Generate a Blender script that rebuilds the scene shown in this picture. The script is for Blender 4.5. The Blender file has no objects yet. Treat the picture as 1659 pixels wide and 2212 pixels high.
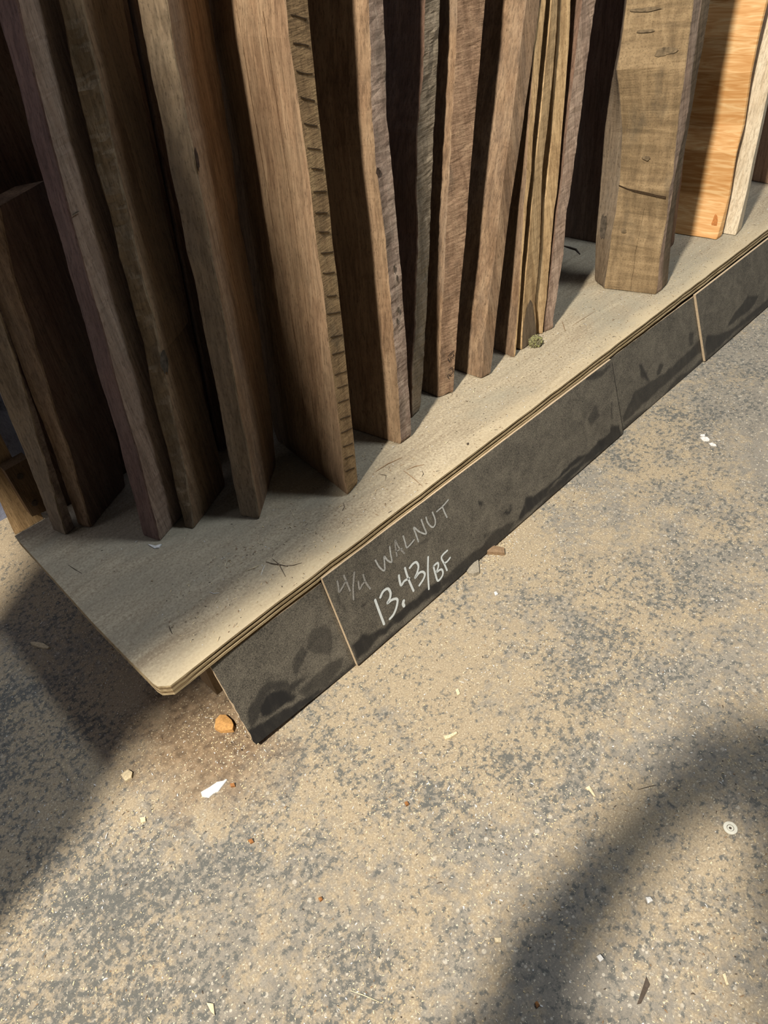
import bpy, bmesh, math, random, json
from mathutils import Vector, Matrix, noise
import numpy as np
sc = bpy.context.scene
col = sc.collection

# ---------------------------------------------------------------- camera, world, lights, exposure
CAMPOS = (-0.35648, -0.60461, 0.85356)
RX = ((0.70214403, -0.7008057, -0.12595684), (-0.52762903, -0.39331009, -0.75293743), (0.47812275, 0.59512901, -0.64592577))
cam_d = bpy.data.cameras.new('camera'); cam = bpy.data.objects.new('camera', cam_d); col.objects.link(cam)
r, d, f = Vector(RX[0]), Vector(RX[1]), Vector(RX[2])
cam.matrix_world = Matrix(((r.x, -d.x, -f.x, CAMPOS[0]), (r.y, -d.y, -f.y, CAMPOS[1]), (r.z, -d.z, -f.z, CAMPOS[2]), (0, 0, 0, 1)))
cam_d.sensor_fit = 'VERTICAL'; cam_d.sensor_height = 36.0; cam_d.lens = 36.0 * 1540.106 / 2212.0
cam_d.clip_start = 0.02
sc.camera = cam
w = bpy.data.worlds.new('shop_air'); sc.world = w; w.use_nodes = True
bg = w.node_tree.nodes['Background']; bg.inputs[0].default_value = (0.93, 0.97, 1.0, 1); bg.inputs[1].default_value = 0.032
LAMP = Vector((-2.35, -0.85, 3.7))
ld = bpy.data.lights.new('hanging_shop_lamp', 'AREA'); ld.shape = 'DISK'; ld.size = 0.24; ld.energy = 415; ld.color = (1.0, 0.905, 0.76)
lo = bpy.data.objects.new('hanging_shop_lamp', ld); col.objects.link(lo); lo.location = LAMP
lo.rotation_euler = (Vector((0.3, 0.0, 0.2)) - LAMP).to_track_quat('-Z', 'Y').to_euler()
fd = bpy.data.lights.new('far_shop_lamp', 'AREA'); fd.shape = 'DISK'; fd.size = 0.5; fd.energy = 64; fd.color = (0.86, 0.94, 1.0)
fo = bpy.data.objects.new('far_shop_lamp', fd); col.objects.link(fo); fo.location = (1.6, -1.0, 3.9)
fo.rotation_euler = (Vector((0.1, 0.0, 0.2)) - fo.location).to_track_quat('-Z', 'Y').to_euler()
sc.view_settings.view_transform = 'Standard'; sc.view_settings.look = 'None'; sc.view_settings.gamma = 1
sc.view_settings.use_curve_mapping = False; sc.view_settings.exposure = 0.0

DATA = json.loads(r'''{"pine":{"L":[[-0.2203,0.728,0.0],[-0.2114,0.7318,0.075],[-0.1948,0.7369,0.1765]],
"M":[[-0.2055,0.7264,0.0],[-0.1952,0.7318,0.1078],[-0.1799,0.7371,0.2144]],
"R":[[-0.1565,0.7278,0.0],[-0.1496,0.7345,0.1346],[-0.1459,0.7379,0.2027],[-0.1345,0.744,0.3237]]},"cleat":[[-0.1787,0.7025,0.1474],[-0.1321,0.7025,0.1488],[-0.1464,0.6967,0.0326],[-0.1783,0.6969,0.0368]],
"B":{"b1":{"L":[[-0.2037,0.3994,0.185],[-0.1874,0.4049,0.2956],[-0.1781,0.4088,0.3733],[-0.1729,0.4106,0.4105],[-0.1581,0.4157,0.5124],[-0.1312,0.4231,0.6588],[-0.1041,0.4292,0.7817]],
"M":[[-0.1954,0.3676,0.185],[-0.1636,0.3757,0.3462],[-0.1444,0.3799,0.4308],[-0.1342,0.3828,0.4899],[-0.1319,0.3841,0.5149],[-0.1303,0.3877,0.5868],[-0.11,0.3941,0.7159],[-0.0905,0.3994,0.8215]],
"R":[[-0.1782,0.3743,0.185],[-0.1552,0.3815,0.3281],[-0.1461,0.384,0.378],[-0.1361,0.3876,0.4505],[-0.1226,0.3906,0.5115],[-0.1193,0.393,0.5581],[-0.0898,0.4006,0.7103],[-0.0712,0.406,0.8184]],
"k":0.05,"kind":"A"},"b2":{"L":[[-0.1733,0.3714,0.185],[-0.1606,0.3756,0.2685],[-0.1496,0.3792,0.3421],[-0.1443,0.3822,0.4005],[-0.1356,0.3853,0.4627],[-0.1275,0.3882,0.5206],[-0.1144,0.3929,0.6143],[-0.0932,0.3994,0.7444]],
"M":[[-0.1621,0.3512,0.185],[-0.1508,0.3543,0.2453],[-0.1385,0.3574,0.3088],[-0.132,0.3599,0.3582],[-0.1209,0.3632,0.4244],[-0.1088,0.3665,0.4897],[-0.0993,0.3698,0.5552],[-0.0793,0.3735,0.6301],[-0.0658,0.378,0.7204]],
"R":[[-0.0728,0.4025,0.185],[-0.0498,0.4072,0.2793],[-0.0255,0.4152,0.4377],[-0.0129,0.4189,0.5119],[-0.0073,0.4207,0.5487],[0.0028,0.4241,0.617],[0.0185,0.4323,0.7808]],
"k":0.05,"kind":"A"},"b3":{"L":[[-0.1188,0.2668,0.185],[-0.1073,0.2699,0.2459],[-0.1002,0.2724,0.2973],[-0.0898,0.2753,0.3542],[-0.0809,0.2791,0.4314],[-0.069,0.2826,0.5005],[-0.0612,0.2855,0.5578],[-0.0563,0.2871,0.5896],[-0.0474,0.29,0.6489],[-0.0391,0.2928,0.7038],[-0.0268,0.2958,0.7639],[-0.0211,0.298,0.8084],[-0.0177,0.2993,0.834]],
"M":[[-0.1107,0.2331,0.185],[-0.1039,0.2349,0.2198],[-0.0944,0.2378,0.279],[-0.0838,0.2408,0.3387],[-0.0782,0.2434,0.3899],[-0.0713,0.246,0.4418],[-0.0627,0.2482,0.4856],[-0.0533,0.252,0.5616],[-0.0433,0.2554,0.6299],[-0.0356,0.2576,0.6741],[-0.0302,0.2595,0.7117],[-0.0226,0.2615,0.7526],[-0.0144,0.2637,0.7964],[-0.0082,0.2651,0.8252]],
"R":[[-0.0167,0.2709,0.185],[-0.0095,0.2761,0.2883],[-0.0027,0.2793,0.3514],[0.0035,0.2828,0.4223],[0.0093,0.2866,0.4987],[0.0074,0.2869,0.5053],[0.0253,0.2926,0.6174],[0.0359,0.2971,0.7089],[0.0476,0.3005,0.7754],[0.0542,0.3025,0.8168]],
"k":0.05,"kind":"A"},"b4":{"L":[[-0.0673,0.231,0.185],[-0.0579,0.2343,0.2508],[-0.046,0.2373,0.3122],[-0.0411,0.2398,0.3609],[-0.0328,0.2422,0.4098],[-0.0206,0.2448,0.4607],[-0.0167,0.2468,0.5018],[-0.0108,0.249,0.5459],[-0.0089,0.2502,0.5698],[0.0014,0.2528,0.6212],[0.0043,0.2549,0.6631],[0.0104,0.2568,0.7017],[0.015,0.2585,0.7358],[0.0204,0.2601,0.7666],[0.0276,0.2614,0.7931],[0.0313,0.2627,0.8191]],
"M":[[-0.0614,0.2146,0.185],[-0.0407,0.219,0.2728],[-0.0314,0.2218,0.3287],[-0.0226,0.2244,0.3815],[-0.0109,0.2276,0.4454],[-0.0002,0.2303,0.4989],[0.0032,0.2325,0.5439],[0.0115,0.235,0.5934],[0.0173,0.2368,0.6306],[0.0221,0.2383,0.6598],[0.0307,0.2406,0.7057],[0.0349,0.2419,0.7321],[0.041,0.2438,0.7699],[0.0432,0.2448,0.7902],[0.0497,0.2461,0.8159]],
"R":[[0.0297,0.2618,0.185],[0.0364,0.2636,0.2216],[0.0421,0.2663,0.2764],[0.0494,0.2696,0.3405],[0.0585,0.2725,0.3994],[0.0591,0.2749,0.4475],[0.0648,0.275,0.4489],[0.0766,0.2787,0.5229],[0.0835,0.2816,0.5813],[0.092,0.2843,0.6353],[0.0999,0.2868,0.6859],[0.1074,0.2892,0.7335],[0.1114,0.2911,0.7713],[0.1188,0.2929,0.8067]],
"k":0.05,"kind":"A"},"b5":{"L":[[-0.0006,0.1784,0.185],[0.0056,0.1809,0.2347],[0.0164,0.1843,0.3026],[0.029,0.1881,0.3792],[0.0392,0.1921,0.4592],[0.0511,0.1958,0.533],[0.0517,0.197,0.5576],[0.0606,0.1998,0.6133],[0.0654,0.2017,0.6513],[0.0722,0.2038,0.6932],[0.077,0.2058,0.7332],[0.0836,0.208,0.7762],[0.0901,0.2096,0.8087]],
"M":[[0.013,0.1498,0.185],[0.0314,0.1552,0.2923],[0.0375,0.158,0.348],[0.0489,0.1617,0.4229],[0.0595,0.1649,0.4854],[0.0654,0.1673,0.5334],[0.0688,0.1684,0.5566],[0.0773,0.171,0.6084],[0.0824,0.1731,0.6495],[0.0892,0.1755,0.6987],[0.0953,0.1775,0.739],[0.0987,0.1789,0.7666],[0.107,0.1809,0.8054]],
"R":[[0.1143,0.2366,0.185],[0.1255,0.2393,0.239],[0.1353,0.2415,0.2826],[0.144,0.2444,0.3408],[0.1561,0.248,0.4113],[0.165,0.2513,0.478],[0.1659,0.2521,0.4949],[0.1717,0.2552,0.5566],[0.1878,0.2589,0.6298],[0.1972,0.2623,0.6988],[0.2063,0.2651,0.7544],[0.2126,0.267,0.7918]],
"k":0.05,"kind":"A"},"b6":{"M":[[0.132,0.0821,0.185],[0.1316,0.0835,0.2133],[0.1429,0.0873,0.2896],[0.1481,0.0893,0.3307],[0.1552,0.0924,0.3926],[0.1608,0.0947,0.4376],[0.1684,0.0972,0.4877],[0.172,0.0994,0.5319],[0.1777,0.1017,0.577],[0.1845,0.104,0.6244],[0.1878,0.1061,0.6665],[0.1926,0.1084,0.7118],[0.1956,0.1106,0.7561],[0.2019,0.1123,0.7891]],
"R":[[0.1606,0.0898,0.185],[0.1716,0.0935,0.2594],[0.1793,0.0965,0.3191],[0.1897,0.1002,0.3928],[0.2027,0.1052,0.4934],[0.2062,0.1073,0.536],[0.2131,0.1095,0.5794],[0.2184,0.112,0.6296],[0.2243,0.1145,0.6797],[0.233,0.1178,0.7451],[0.2389,0.1197,0.7837]],
"W":0.21,"d":[0.1283,0.9917,0.0],
"k":0.05,"kind":"D"},"b7":{"M":[[0.2728,0.108,0.185],[0.2871,0.1129,0.2842],[0.2969,0.1179,0.3834],[0.3029,0.1211,0.4465],[0.304,0.1213,0.4512],[0.3104,0.1247,0.5201],[0.3118,0.1282,0.5893],[0.3185,0.131,0.6463],[0.3332,0.1349,0.7237],[0.3416,0.1372,0.7686]],
"R":[[0.3008,0.1085,0.185],[0.3115,0.1128,0.2717],[0.3225,0.1172,0.3597],[0.3311,0.1213,0.4408],[0.3338,0.1227,0.4688],[0.34,0.1263,0.5415],[0.3451,0.1292,0.5992],[0.3463,0.1314,0.6432],[0.359,0.1345,0.7058],[0.3684,0.1375,0.7646]],
"W":0.15,"d":[-0.1493,0.9888,0.0],
"k":0.05,"kind":"D"},"b8":{"M":[[0.3397,0.1452,0.185],[0.3548,0.1493,0.2669],[0.3785,0.1529,0.3398],[0.379,0.1535,0.3518],[0.4093,0.1594,0.4703],[0.4184,0.1626,0.5344],[0.433,0.1659,0.6008],[0.4612,0.17,0.682],[0.4769,0.1734,0.7491]],
"R":[[0.3667,0.1508,0.185],[0.3836,0.1534,0.2364],[0.4036,0.1572,0.3129],[0.4079,0.1579,0.3257],[0.4335,0.1628,0.4252],[0.449,0.1661,0.491],[0.4669,0.1697,0.5628],[0.4738,0.1712,0.5922],[0.4965,0.1753,0.6751],[0.513,0.1788,0.7438]],
"W":0.12,"d":[0.0,1.0,0.0],
"k":0.05,"kind":"D"},"b9":{"M":[[0.4129,0.1504,0.185],[0.4414,0.1571,0.3188],[0.4597,0.1605,0.3875],[0.4743,0.1638,0.452],[0.5046,0.1696,0.5681],[0.5324,0.175,0.6762],[0.5454,0.1781,0.7389]],
"R":[[0.442,0.1392,0.185],[0.4507,0.1412,0.2249],[0.4748,0.1458,0.3173],[0.4972,0.1496,0.3941],[0.5121,0.152,0.4412],[0.5245,0.1546,0.4923],[0.5439,0.1579,0.5588],[0.5674,0.162,0.6419],[0.593,0.1665,0.7314]],
"W":0.13,"d":[0.0116,0.9999,0.0],
"k":0.05,"kind":"D"},"b10":{"M":[[0.5029,0.1283,0.185],[0.5185,0.1318,0.2542],[0.5375,0.1348,0.3139],[0.5593,0.1379,0.3772],[0.582,0.1419,0.4563],[0.5981,0.1443,0.5052],[0.6167,0.1469,0.5567],[0.6352,0.1498,0.6135],[0.6565,0.1531,0.681],[0.6697,0.1551,0.7194]],
"R":[[0.5249,0.1238,0.185],[0.5371,0.1256,0.2212],[0.5524,0.1285,0.2782],[0.5753,0.1323,0.355],[0.6046,0.137,0.4498],[0.6266,0.1398,0.506],[0.6552,0.1439,0.5867],[0.6738,0.1464,0.6381],[0.6887,0.1488,0.6851],[0.6983,0.1503,0.715]],
"W":0.08,"d":[0.0,1.0,0.0],
"k":0.05,"kind":"D"},"b11":{"M":[[0.5939,0.1268,0.185],[0.6084,0.1302,0.2537],[0.6162,0.1322,0.2926],[0.6296,0.1359,0.3674],[0.6403,0.1391,0.4322],[0.6407,0.1394,0.4381],[0.6511,0.1416,0.4818],[0.6586,0.144,0.5302],[0.6672,0.1463,0.576],[0.6776,0.1492,0.6343],[0.6875,0.152,0.6895],[0.7024,0.1532,0.7144]],
"R":[[0.5994,0.1245,0.185],[0.6097,0.1269,0.232],[0.6181,0.1299,0.2924],[0.6359,0.1336,0.3656],[0.6494,0.1368,0.4296],[0.6498,0.1371,0.4356],[0.665,0.1396,0.4867],[0.674,0.1424,0.5427],[0.6922,0.1461,0.6166],[0.7144,0.1509,0.7125]],
"W":0.1,"d":[0.1452,0.9894,0.0],
"k":0.05,"kind":"D"},"b12":{"M":[[0.6243,0.1306,0.185],[0.6257,0.1314,0.2011],[0.634,0.1345,0.2635],[0.6504,0.1383,0.3396],[0.6623,0.1409,0.3923],[0.6623,0.141,0.3937],[0.6826,0.1458,0.4898],[0.7014,0.1497,0.5679],[0.719,0.1534,0.641],[0.7341,0.1568,0.7097]],
"R":[[0.676,0.1323,0.185],[0.6767,0.1343,0.2233],[0.6732,0.136,0.2578],[0.6841,0.1384,0.3064],[0.695,0.1412,0.363],[0.6964,0.1421,0.3806],[0.7065,0.1472,0.483],[0.7278,0.1512,0.5617],[0.7422,0.1542,0.6214],[0.7551,0.1584,0.7066]],
"W":0.06,"d":[0.0,1.0,0.0],
"k":0.05,"kind":"D"},"b13":{"M":[[0.6934,0.1395,0.185],[0.6886,0.1417,0.2277],[0.6828,0.1429,0.2522],[0.6938,0.1453,0.3013],[0.7035,0.1467,0.3287],[0.7153,0.1509,0.413],[0.7246,0.1523,0.4412],[0.7396,0.1557,0.5082],[0.7545,0.1604,0.6033],[0.7615,0.1627,0.6479],[0.767,0.1655,0.705]],
"R":[[0.697,0.1335,0.185],[0.7048,0.1354,0.2224],[0.711,0.1366,0.2465],[0.7257,0.1404,0.3219],[0.7414,0.1446,0.4057],[0.7486,0.1455,0.4255],[0.7595,0.1486,0.486],[0.7733,0.1526,0.5675],[0.7861,0.1564,0.6434],[0.7906,0.1593,0.7012]],
"W":0.09,"d":[0.0,1.0,0.0],
"k":0.05,"kind":"D"},"b14":{"M":[[0.705,0.1349,0.185],[0.7063,0.1362,0.2101],[0.7166,0.1382,0.2506],[0.7347,0.1421,0.3286],[0.7508,0.1458,0.4026],[0.7643,0.1481,0.4485],[0.7815,0.1523,0.5323],[0.7976,0.1554,0.5946],[0.8098,0.1584,0.6543],[0.8216,0.1605,0.6966]],
"R":[[0.726,0.1294,0.185],[0.7254,0.1303,0.2033],[0.739,0.1322,0.2428],[0.7617,0.1361,0.32],[0.7727,0.1399,0.3964],[0.7831,0.1409,0.4156],[0.7999,0.1443,0.4846],[0.8159,0.1472,0.5414],[0.8279,0.1499,0.5965],[0.8396,0.1522,0.6414],[0.8538,0.1547,0.6915]],
"W":0.1,"d":[0.0,1.0,0.0],
"k":0.05,"kind":"D"},"b15":{"M":[[1.1479,0.1258,0.185],[1.1542,0.1292,0.2537],[1.1635,0.1336,0.3407],[1.1722,0.1377,0.4224],[1.1835,0.1415,0.4984],[1.1882,0.1451,0.5714],[1.1955,0.1485,0.6396]],
"R":[[1.1968,0.1347,0.185],[1.2001,0.1373,0.2376],[1.2051,0.1411,0.3131],[1.2104,0.146,0.4123],[1.2181,0.15,0.4907],[1.2206,0.1537,0.5655],[1.227,0.1572,0.6351]],
"W":0.06,"d":[0.0,1.0,0.0],
"k":0.05,"kind":"D"},"b16":{"M":[[1.2545,0.0654,0.185],[1.2712,0.0674,0.2247],[1.2866,0.0695,0.2668],[1.2945,0.0739,0.3538],[1.3114,0.0765,0.406],[1.3135,0.0811,0.4987],[1.3245,0.0841,0.559],[1.3418,0.087,0.6157]],
"R":[[1.2766,0.0634,0.185],[1.2855,0.0652,0.2204],[1.2955,0.0679,0.2735],[1.2998,0.072,0.3555],[1.3197,0.0744,0.4041],[1.3213,0.079,0.4971],[1.3321,0.0821,0.5577],[1.3505,0.0849,0.6143]],
"W":0.135,"d":[-0.03,0.9995,0.0],
"k":0.05,"kind":"D"},"b17":{"M":[[1.2939,0.04,0.185],[1.3193,0.0445,0.2754],[1.3276,0.0474,0.3327],[1.3428,0.051,0.4055],[1.3579,0.0553,0.4903],[1.3738,0.0583,0.5502],[1.3891,0.0611,0.6079]],
"R":[[1.3316,0.0449,0.185],[1.3456,0.0487,0.2608],[1.3537,0.0516,0.3192],[1.3688,0.0556,0.399],[1.3837,0.0599,0.4849],[1.3996,0.063,0.5457],[1.4162,0.0659,0.6039]],
"W":0.1,"d":[0.0416,0.9991,0.0],
"k":0.05,"kind":"D"},"b18":{"M":[[1.6295,0.0461,0.185],[1.633,0.0566,0.3957],[1.6405,0.0654,0.5699]],
"R":[[1.6743,0.0366,0.185],[1.6788,0.0467,0.3861],[1.6817,0.0555,0.5634]],
"W":0.13,"d":[0.1797,0.9837,0.0],
"k":0.05,"kind":"D"},"b14b":{"M":[[1.1272,0.2398,0.185],[1.1473,0.2509,0.407],[1.1626,0.2629,0.6478]],
"R":[[1.1529,0.2375,0.185],[1.1715,0.2483,0.401],[1.186,0.2605,0.6442]],
"W":0.17,"d":[0.0007,1.0,0.0],
"k":0.05,"kind":"D"}},"X":{"block":{"paths":[[[0.9471,0.1806,0.185],[0.948,0.184,0.2531],[0.9495,0.1855,0.2826],[0.9612,0.1903,0.3788],[0.9714,0.1954,0.4809],[0.988,0.1982,0.5383],[0.9981,0.1999,0.5715],[1.0119,0.2015,0.6033],[1.0246,0.2047,0.6671]],[[0.9227,0.144,0.185],[0.939,0.1471,0.2476],[0.9445,0.1492,0.2902],[0.9579,0.1512,0.3288],[0.9689,0.1544,0.3941],[0.9704,0.1583,0.4711],[0.9531,0.1621,0.547],[0.9442,0.1635,0.5761],[0.9541,0.1654,0.6139],[0.9675,0.1685,0.6747]],[[0.9479,0.0393,0.185],[0.9518,0.0439,0.2763],[0.9657,0.0464,0.3273],[0.9651,0.0491,0.3806],[0.9745,0.0502,0.4036],[0.9772,0.0539,0.4766],[0.9821,0.0567,0.5332],[0.9925,0.0604,0.6071],[0.997,0.0634,0.6673]],[[0.97,0.0395,0.185],[0.9668,0.0438,0.271],[0.9719,0.0465,0.3253],[0.9828,0.0497,0.3884],[0.9929,0.0521,0.4362],[1.0078,0.0537,0.469],[1.0149,0.0571,0.5374],[1.0189,0.0604,0.6023],[1.0253,0.0634,0.663]]],
"k":0.05}},"shelf":[[-0.2503,0.4381,0.185],[-0.2519,0.3007,0.185],[-0.2538,0.1666,0.185],[-0.2527,0.0686,0.185],[-0.2513,0.0146,0.185],[-0.2497,0.0055,0.185],[-0.2389,-0.0054,0.185],[-0.2184,-0.0052,0.185],[-0.158,-0.0052,0.185]],
"PN":{"p1":{"q":[[-0.1852,0.1657],[-0.001,0.1636],[0.0021,-0.0007],[-0.1824,0.0118]],
"o":0.0},"p2":{"q":[[-0.0003,0.174],[0.7121,0.1686],[0.7271,0.0052],[0.0016,0.0052]],
"o":0.006},"p3":{"q":[[0.7181,0.1651],[1.0373,0.1603],[1.0702,0.0014],[0.7326,0.0084]],
"o":0},"p4":{"q":[[1.028,0.1662],[1.6193,0.1638],[1.6399,0.0057],[1.0606,0.0075]],
"o":0.006}},"LT":[{"c":0,"w":5,"p":[[0.0195,0.1544],[0.018,0.1462],[0.0164,0.1378],[0.022,0.1396],[0.0269,0.1424],[0.033,0.1456]]},
{"c":0,"w":5,"p":[[0.0323,0.1554],[0.0327,0.1437],[0.033,0.1272]]},
{"c":0,"w":5,"p":[[0.0496,0.1483],[0.0439,0.1375],[0.0385,0.1256],[0.0333,0.1104]]},
{"c":0,"w":5,"p":[[0.0504,0.1304],[0.0483,0.1181],[0.0546,0.1214],[0.06,0.1232]]},
{"c":0,"w":5,"p":[[0.0619,0.1349],[0.0616,0.1212],[0.0653,0.1059]]},
{"c":1,"w":4.5,"p":[[0.0892,0.1418],[0.0918,0.1275],[0.0981,0.116],[0.1023,0.1265],[0.1056,0.1373],[0.1089,0.1276],[0.1152,0.1201],[0.1175,0.1332],[0.12,0.1453]]},
{"c":0,"w":4.5,"p":[[0.127,0.1228],[0.129,0.1353],[0.1325,0.1481],[0.1345,0.1344],[0.1412,0.1179]]},
{"c":0,"w":4.5,"p":[[0.1282,0.1308],[0.1397,0.1278]]},
{"c":1,"w":4.5,"p":[[0.1484,0.1452],[0.1484,0.1335],[0.1484,0.1239],[0.156,0.1238],[0.1655,0.1264]]},
{"c":1,"w":4.5,"p":[[0.1723,0.1185],[0.1718,0.1321],[0.1714,0.1456],[0.1796,0.132],[0.1907,0.1208],[0.1898,0.1362],[0.189,0.1484]]},
{"c":1,"w":4.5,"p":[[0.1989,0.1463],[0.1993,0.1358],[0.205,0.1238],[0.2112,0.1235],[0.2147,0.1315],[0.2134,0.1463]]},
{"c":1,"w":4.5,"p":[[0.2219,0.1423],[0.2347,0.1429],[0.2495,0.1462]]},
{"c":1,"w":4.5,"p":[[0.2349,0.1435],[0.2364,0.1314],[0.2384,0.1205]]},
{"c":2,"w":7,"p":[[0.0666,0.0832],[0.0668,0.0613],[0.0673,0.0347]]},
{"c":2,"w":7,"p":[[0.0766,0.0808],[0.0844,0.0862],[0.0936,0.0846],[0.0959,0.075],[0.0918,0.0672],[0.0849,0.0628],[0.0945,0.062],[0.1023,0.0578],[0.103,0.0523],[0.0962,0.0428],[0.088,0.0368],[0.08,0.035]]},
{"c":2,"w":9,"p":[[0.1137,0.0446],[0.1111,0.041],[0.1115,0.0363]]},
{"c":2,"w":6.5,"p":[[0.1197,0.0907],[0.118,0.0812],[0.1183,0.0725],[0.126,0.0752],[0.1361,0.0731]]},
{"c":2,"w":6.5,"p":[[0.1342,0.0945],[0.1341,0.0752],[0.1367,0.0474]]},
{"c":2,"w":6.5,"p":[[0.1429,0.0887],[0.1505,0.0909],[0.1574,0.089],[0.1591,0.0799],[0.1535,0.0718],[0.1466,0.0659],[0.1565,0.0684],[0.1639,0.0654],[0.1664,0.0586],[0.1609,0.0527],[0.1503,0.0483]]},
{"c":2,"w":6,"p":[[0.1818,0.0818],[0.1731,0.0574],[0.1657,0.029]]},
{"c":2,"w":6,"p":[[0.1868,0.0598],[0.1863,0.0452],[0.1871,0.03],[0.1969,0.0309],[0.2016,0.0364],[0.1997,0.0441],[0.1887,0.0459]]},
{"c":2,"w":6,"p":[[0.1868,0.0598],[0.1962,0.0598],[0.1961,0.053],[0.1887,0.0459]]},
{"c":2,"w":5.5,"p":[[0.2217,0.0664],[0.2112,0.0657],[0.2063,0.0618],[0.2087,0.0489],[0.2106,0.0342]]},
{"c":2,"w":5.5,"p":[[0.2096,0.0495],[0.216,0.0486],[0.2234,0.0508]]}],
"SC":{"p1":[{"a":1.0,"p":[[-0.1583,0.0439],[-0.1556,0.0608],[-0.1429,0.0679],[-0.1288,0.0669],[-0.1105,0.0524],[-0.0982,0.0336],[-0.1106,0.0284],[-0.1283,0.0341],[-0.1491,0.0375]]},
{"a":0.75,"p":[[-0.1782,0.0526],[-0.167,0.0721],[-0.147,0.0855],[-0.1267,0.0882],[-0.1045,0.0663],[-0.0974,0.0415],[-0.1099,0.042],[-0.1275,0.0699],[-0.1488,0.0653],[-0.1625,0.0453],[-0.1776,0.0435]]},
{"a":0.55,"p":[[-0.0541,0.1017],[-0.0381,0.1094],[-0.0146,0.0899],[-0.0188,0.0662],[-0.0275,0.0514],[-0.0461,0.0648],[-0.0589,0.0842]]},
{"a":0.6,"p":[[-0.0908,0.0689],[-0.0833,0.0894],[-0.0631,0.0986],[-0.057,0.0826],[-0.0747,0.0709],[-0.088,0.0636]]},
{"a":0.8,"p":[[-0.11,0.0534],[-0.0959,0.0569],[-0.0768,0.0477],[-0.0903,0.0461],[-0.1099,0.042]]},
{"a":0.95,"p":[[-0.1899,0.016],[-0.1817,0.0448],[-0.1576,0.0346],[-0.1327,0.0298],[-0.1132,0.0223],[-0.0823,0.0156],[-0.0673,0.0131],[-0.0604,0.0036],[-0.145,0.0073],[-0.176,0.0042]]},
{"a":0.6,"p":[[-0.0946,0.036],[-0.0673,0.039],[-0.0268,0.0395],[-0.0117,0.0289],[-0.0217,0.0177],[-0.0587,0.0079],[-0.0897,0.0169]]},
{"a":0.8,"p":[[-0.1086,0.1428],[-0.1044,0.1469],[-0.0956,0.1508],[-0.0985,0.1469],[-0.1065,0.1422]]}],
"p2":[{"a":0.95,"p":[[0.0044,0.0445],[0.0239,0.0466],[0.0359,0.0383],[0.0674,0.029],[0.0976,0.0348],[0.1296,0.0323],[0.1636,0.0326],[0.1956,0.0238],[0.1905,0.0083],[0.1574,0.0144],[0.1114,0.0161],[0.0519,0.0191],[0.0029,0.0117]]},
{"a":0.8,"p":[[0.1966,0.0269],[0.2506,0.0257],[0.3023,0.0241],[0.3292,0.0328],[0.3051,0.0338],[0.303,0.0429],[0.324,0.0317],[0.3478,0.0281],[0.3859,0.0185],[0.3612,0.0033],[0.3116,0.0059],[0.2437,0.0035],[0.1915,0.0114]]},
{"a":0.95,"p":[[0.4131,0.0322],[0.4211,0.0427],[0.4426,0.0332],[0.4743,0.0292],[0.502,0.0281],[0.5318,0.034],[0.579,0.0363],[0.6248,0.0223],[0.5886,0.0248],[0.5531,0.0254],[0.5069,0.0251],[0.471,0.0154],[0.432,0.0123],[0.3886,0.0088],[0.3975,0.0227]]},
{"a":1,"p":[[0.3584,0.0481],[0.3687,0.0491],[0.379,0.0405],[0.3751,0.0354]]},
{"a":1,"p":[[0.3764,0.0403],[0.3813,0.0544],[0.3834,0.0435]]},
{"a":0.9,"p":[[0.5119,0.0221],[0.5879,0.0212],[0.6511,0.0298],[0.7143,0.0237],[0.721,0.0036],[0.647,0.0076],[0.5553,0.008],[0.4589,0.011],[0.3631,0.01],[0.3526,0.0092],[0.4056,0.0135]]},
{"a":1,"p":[[0.6879,0.0217],[0.6878,0.04],[0.7152,0.0293],[0.7232,0.0045]]},
{"a":1,"p":[[0.6363,0.0178],[0.6457,0.0347],[0.669,0.0239],[0.6606,0.0123]]},
{"a":0.9,"p":[[0.3087,0.0988],[0.3126,0.1072],[0.3201,0.1007],[0.3181,0.091]]},
{"a":0.9,"p":[[0.039,0.0907],[0.0434,0.0926],[0.0526,0.0872],[0.0442,0.0848]]},
{"a":0.55,"p":[[0.0098,0.1397],[0.0135,0.1402],[0.0155,0.1006],[0.0109,0.1026]]},
{"a":0.6,"p":[[0.1666,0.1147],[0.1906,0.1123],[0.1974,0.1076],[0.1809,0.1083]]},
{"a":0.9,"p":[[0.686,0.0295],[0.6904,0.0418],[0.714,0.0277],[0.7151,0.0197],[0.6936,0.0194]]},
{"a":0.6,"p":[[0.6212,0.0928],[0.6498,0.1056],[0.6582,0.0789],[0.6306,0.0738]]},
{"a":0.7,"p":[[0.6922,0.0525],[0.702,0.0903],[0.7049,0.086],[0.6982,0.0522]]},
{"a":0.7,"p":[[0.6284,0.1725],[0.6487,0.1681],[0.7082,0.1586],[0.712,0.1542],[0.6627,0.1508],[0.6313,0.1659]]}],
"p3":[{"a":0.8,"p":[[0.8114,0.1088],[0.8211,0.1072],[0.833,0.0843],[0.8491,0.0502],[0.8285,0.069],[0.8127,0.0824]]},
{"a":0.7,"p":[[0.8714,0.0632],[0.8914,0.0775],[0.8983,0.0684],[0.8835,0.0545],[0.8733,0.0564]]},
{"a":0.75,"p":[[0.7876,0.0627],[0.8172,0.0599],[0.8832,0.0517],[0.9421,0.048],[1.0567,0.0572],[1.0669,0.0279],[0.9399,0.0246],[0.7417,0.0182],[0.7416,0.0332]]},
{"a":0.6,"p":[[1.0049,0.0618],[1.0043,0.092],[1.0238,0.0866],[1.0219,0.0603]]}],
"p4":[{"a":0.8,"p":[[1.1918,0.057],[1.2242,0.0626],[1.2637,0.0719],[1.3184,0.0504],[1.2844,0.0351],[1.2176,0.0369],[1.1597,0.0391]]},
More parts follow.
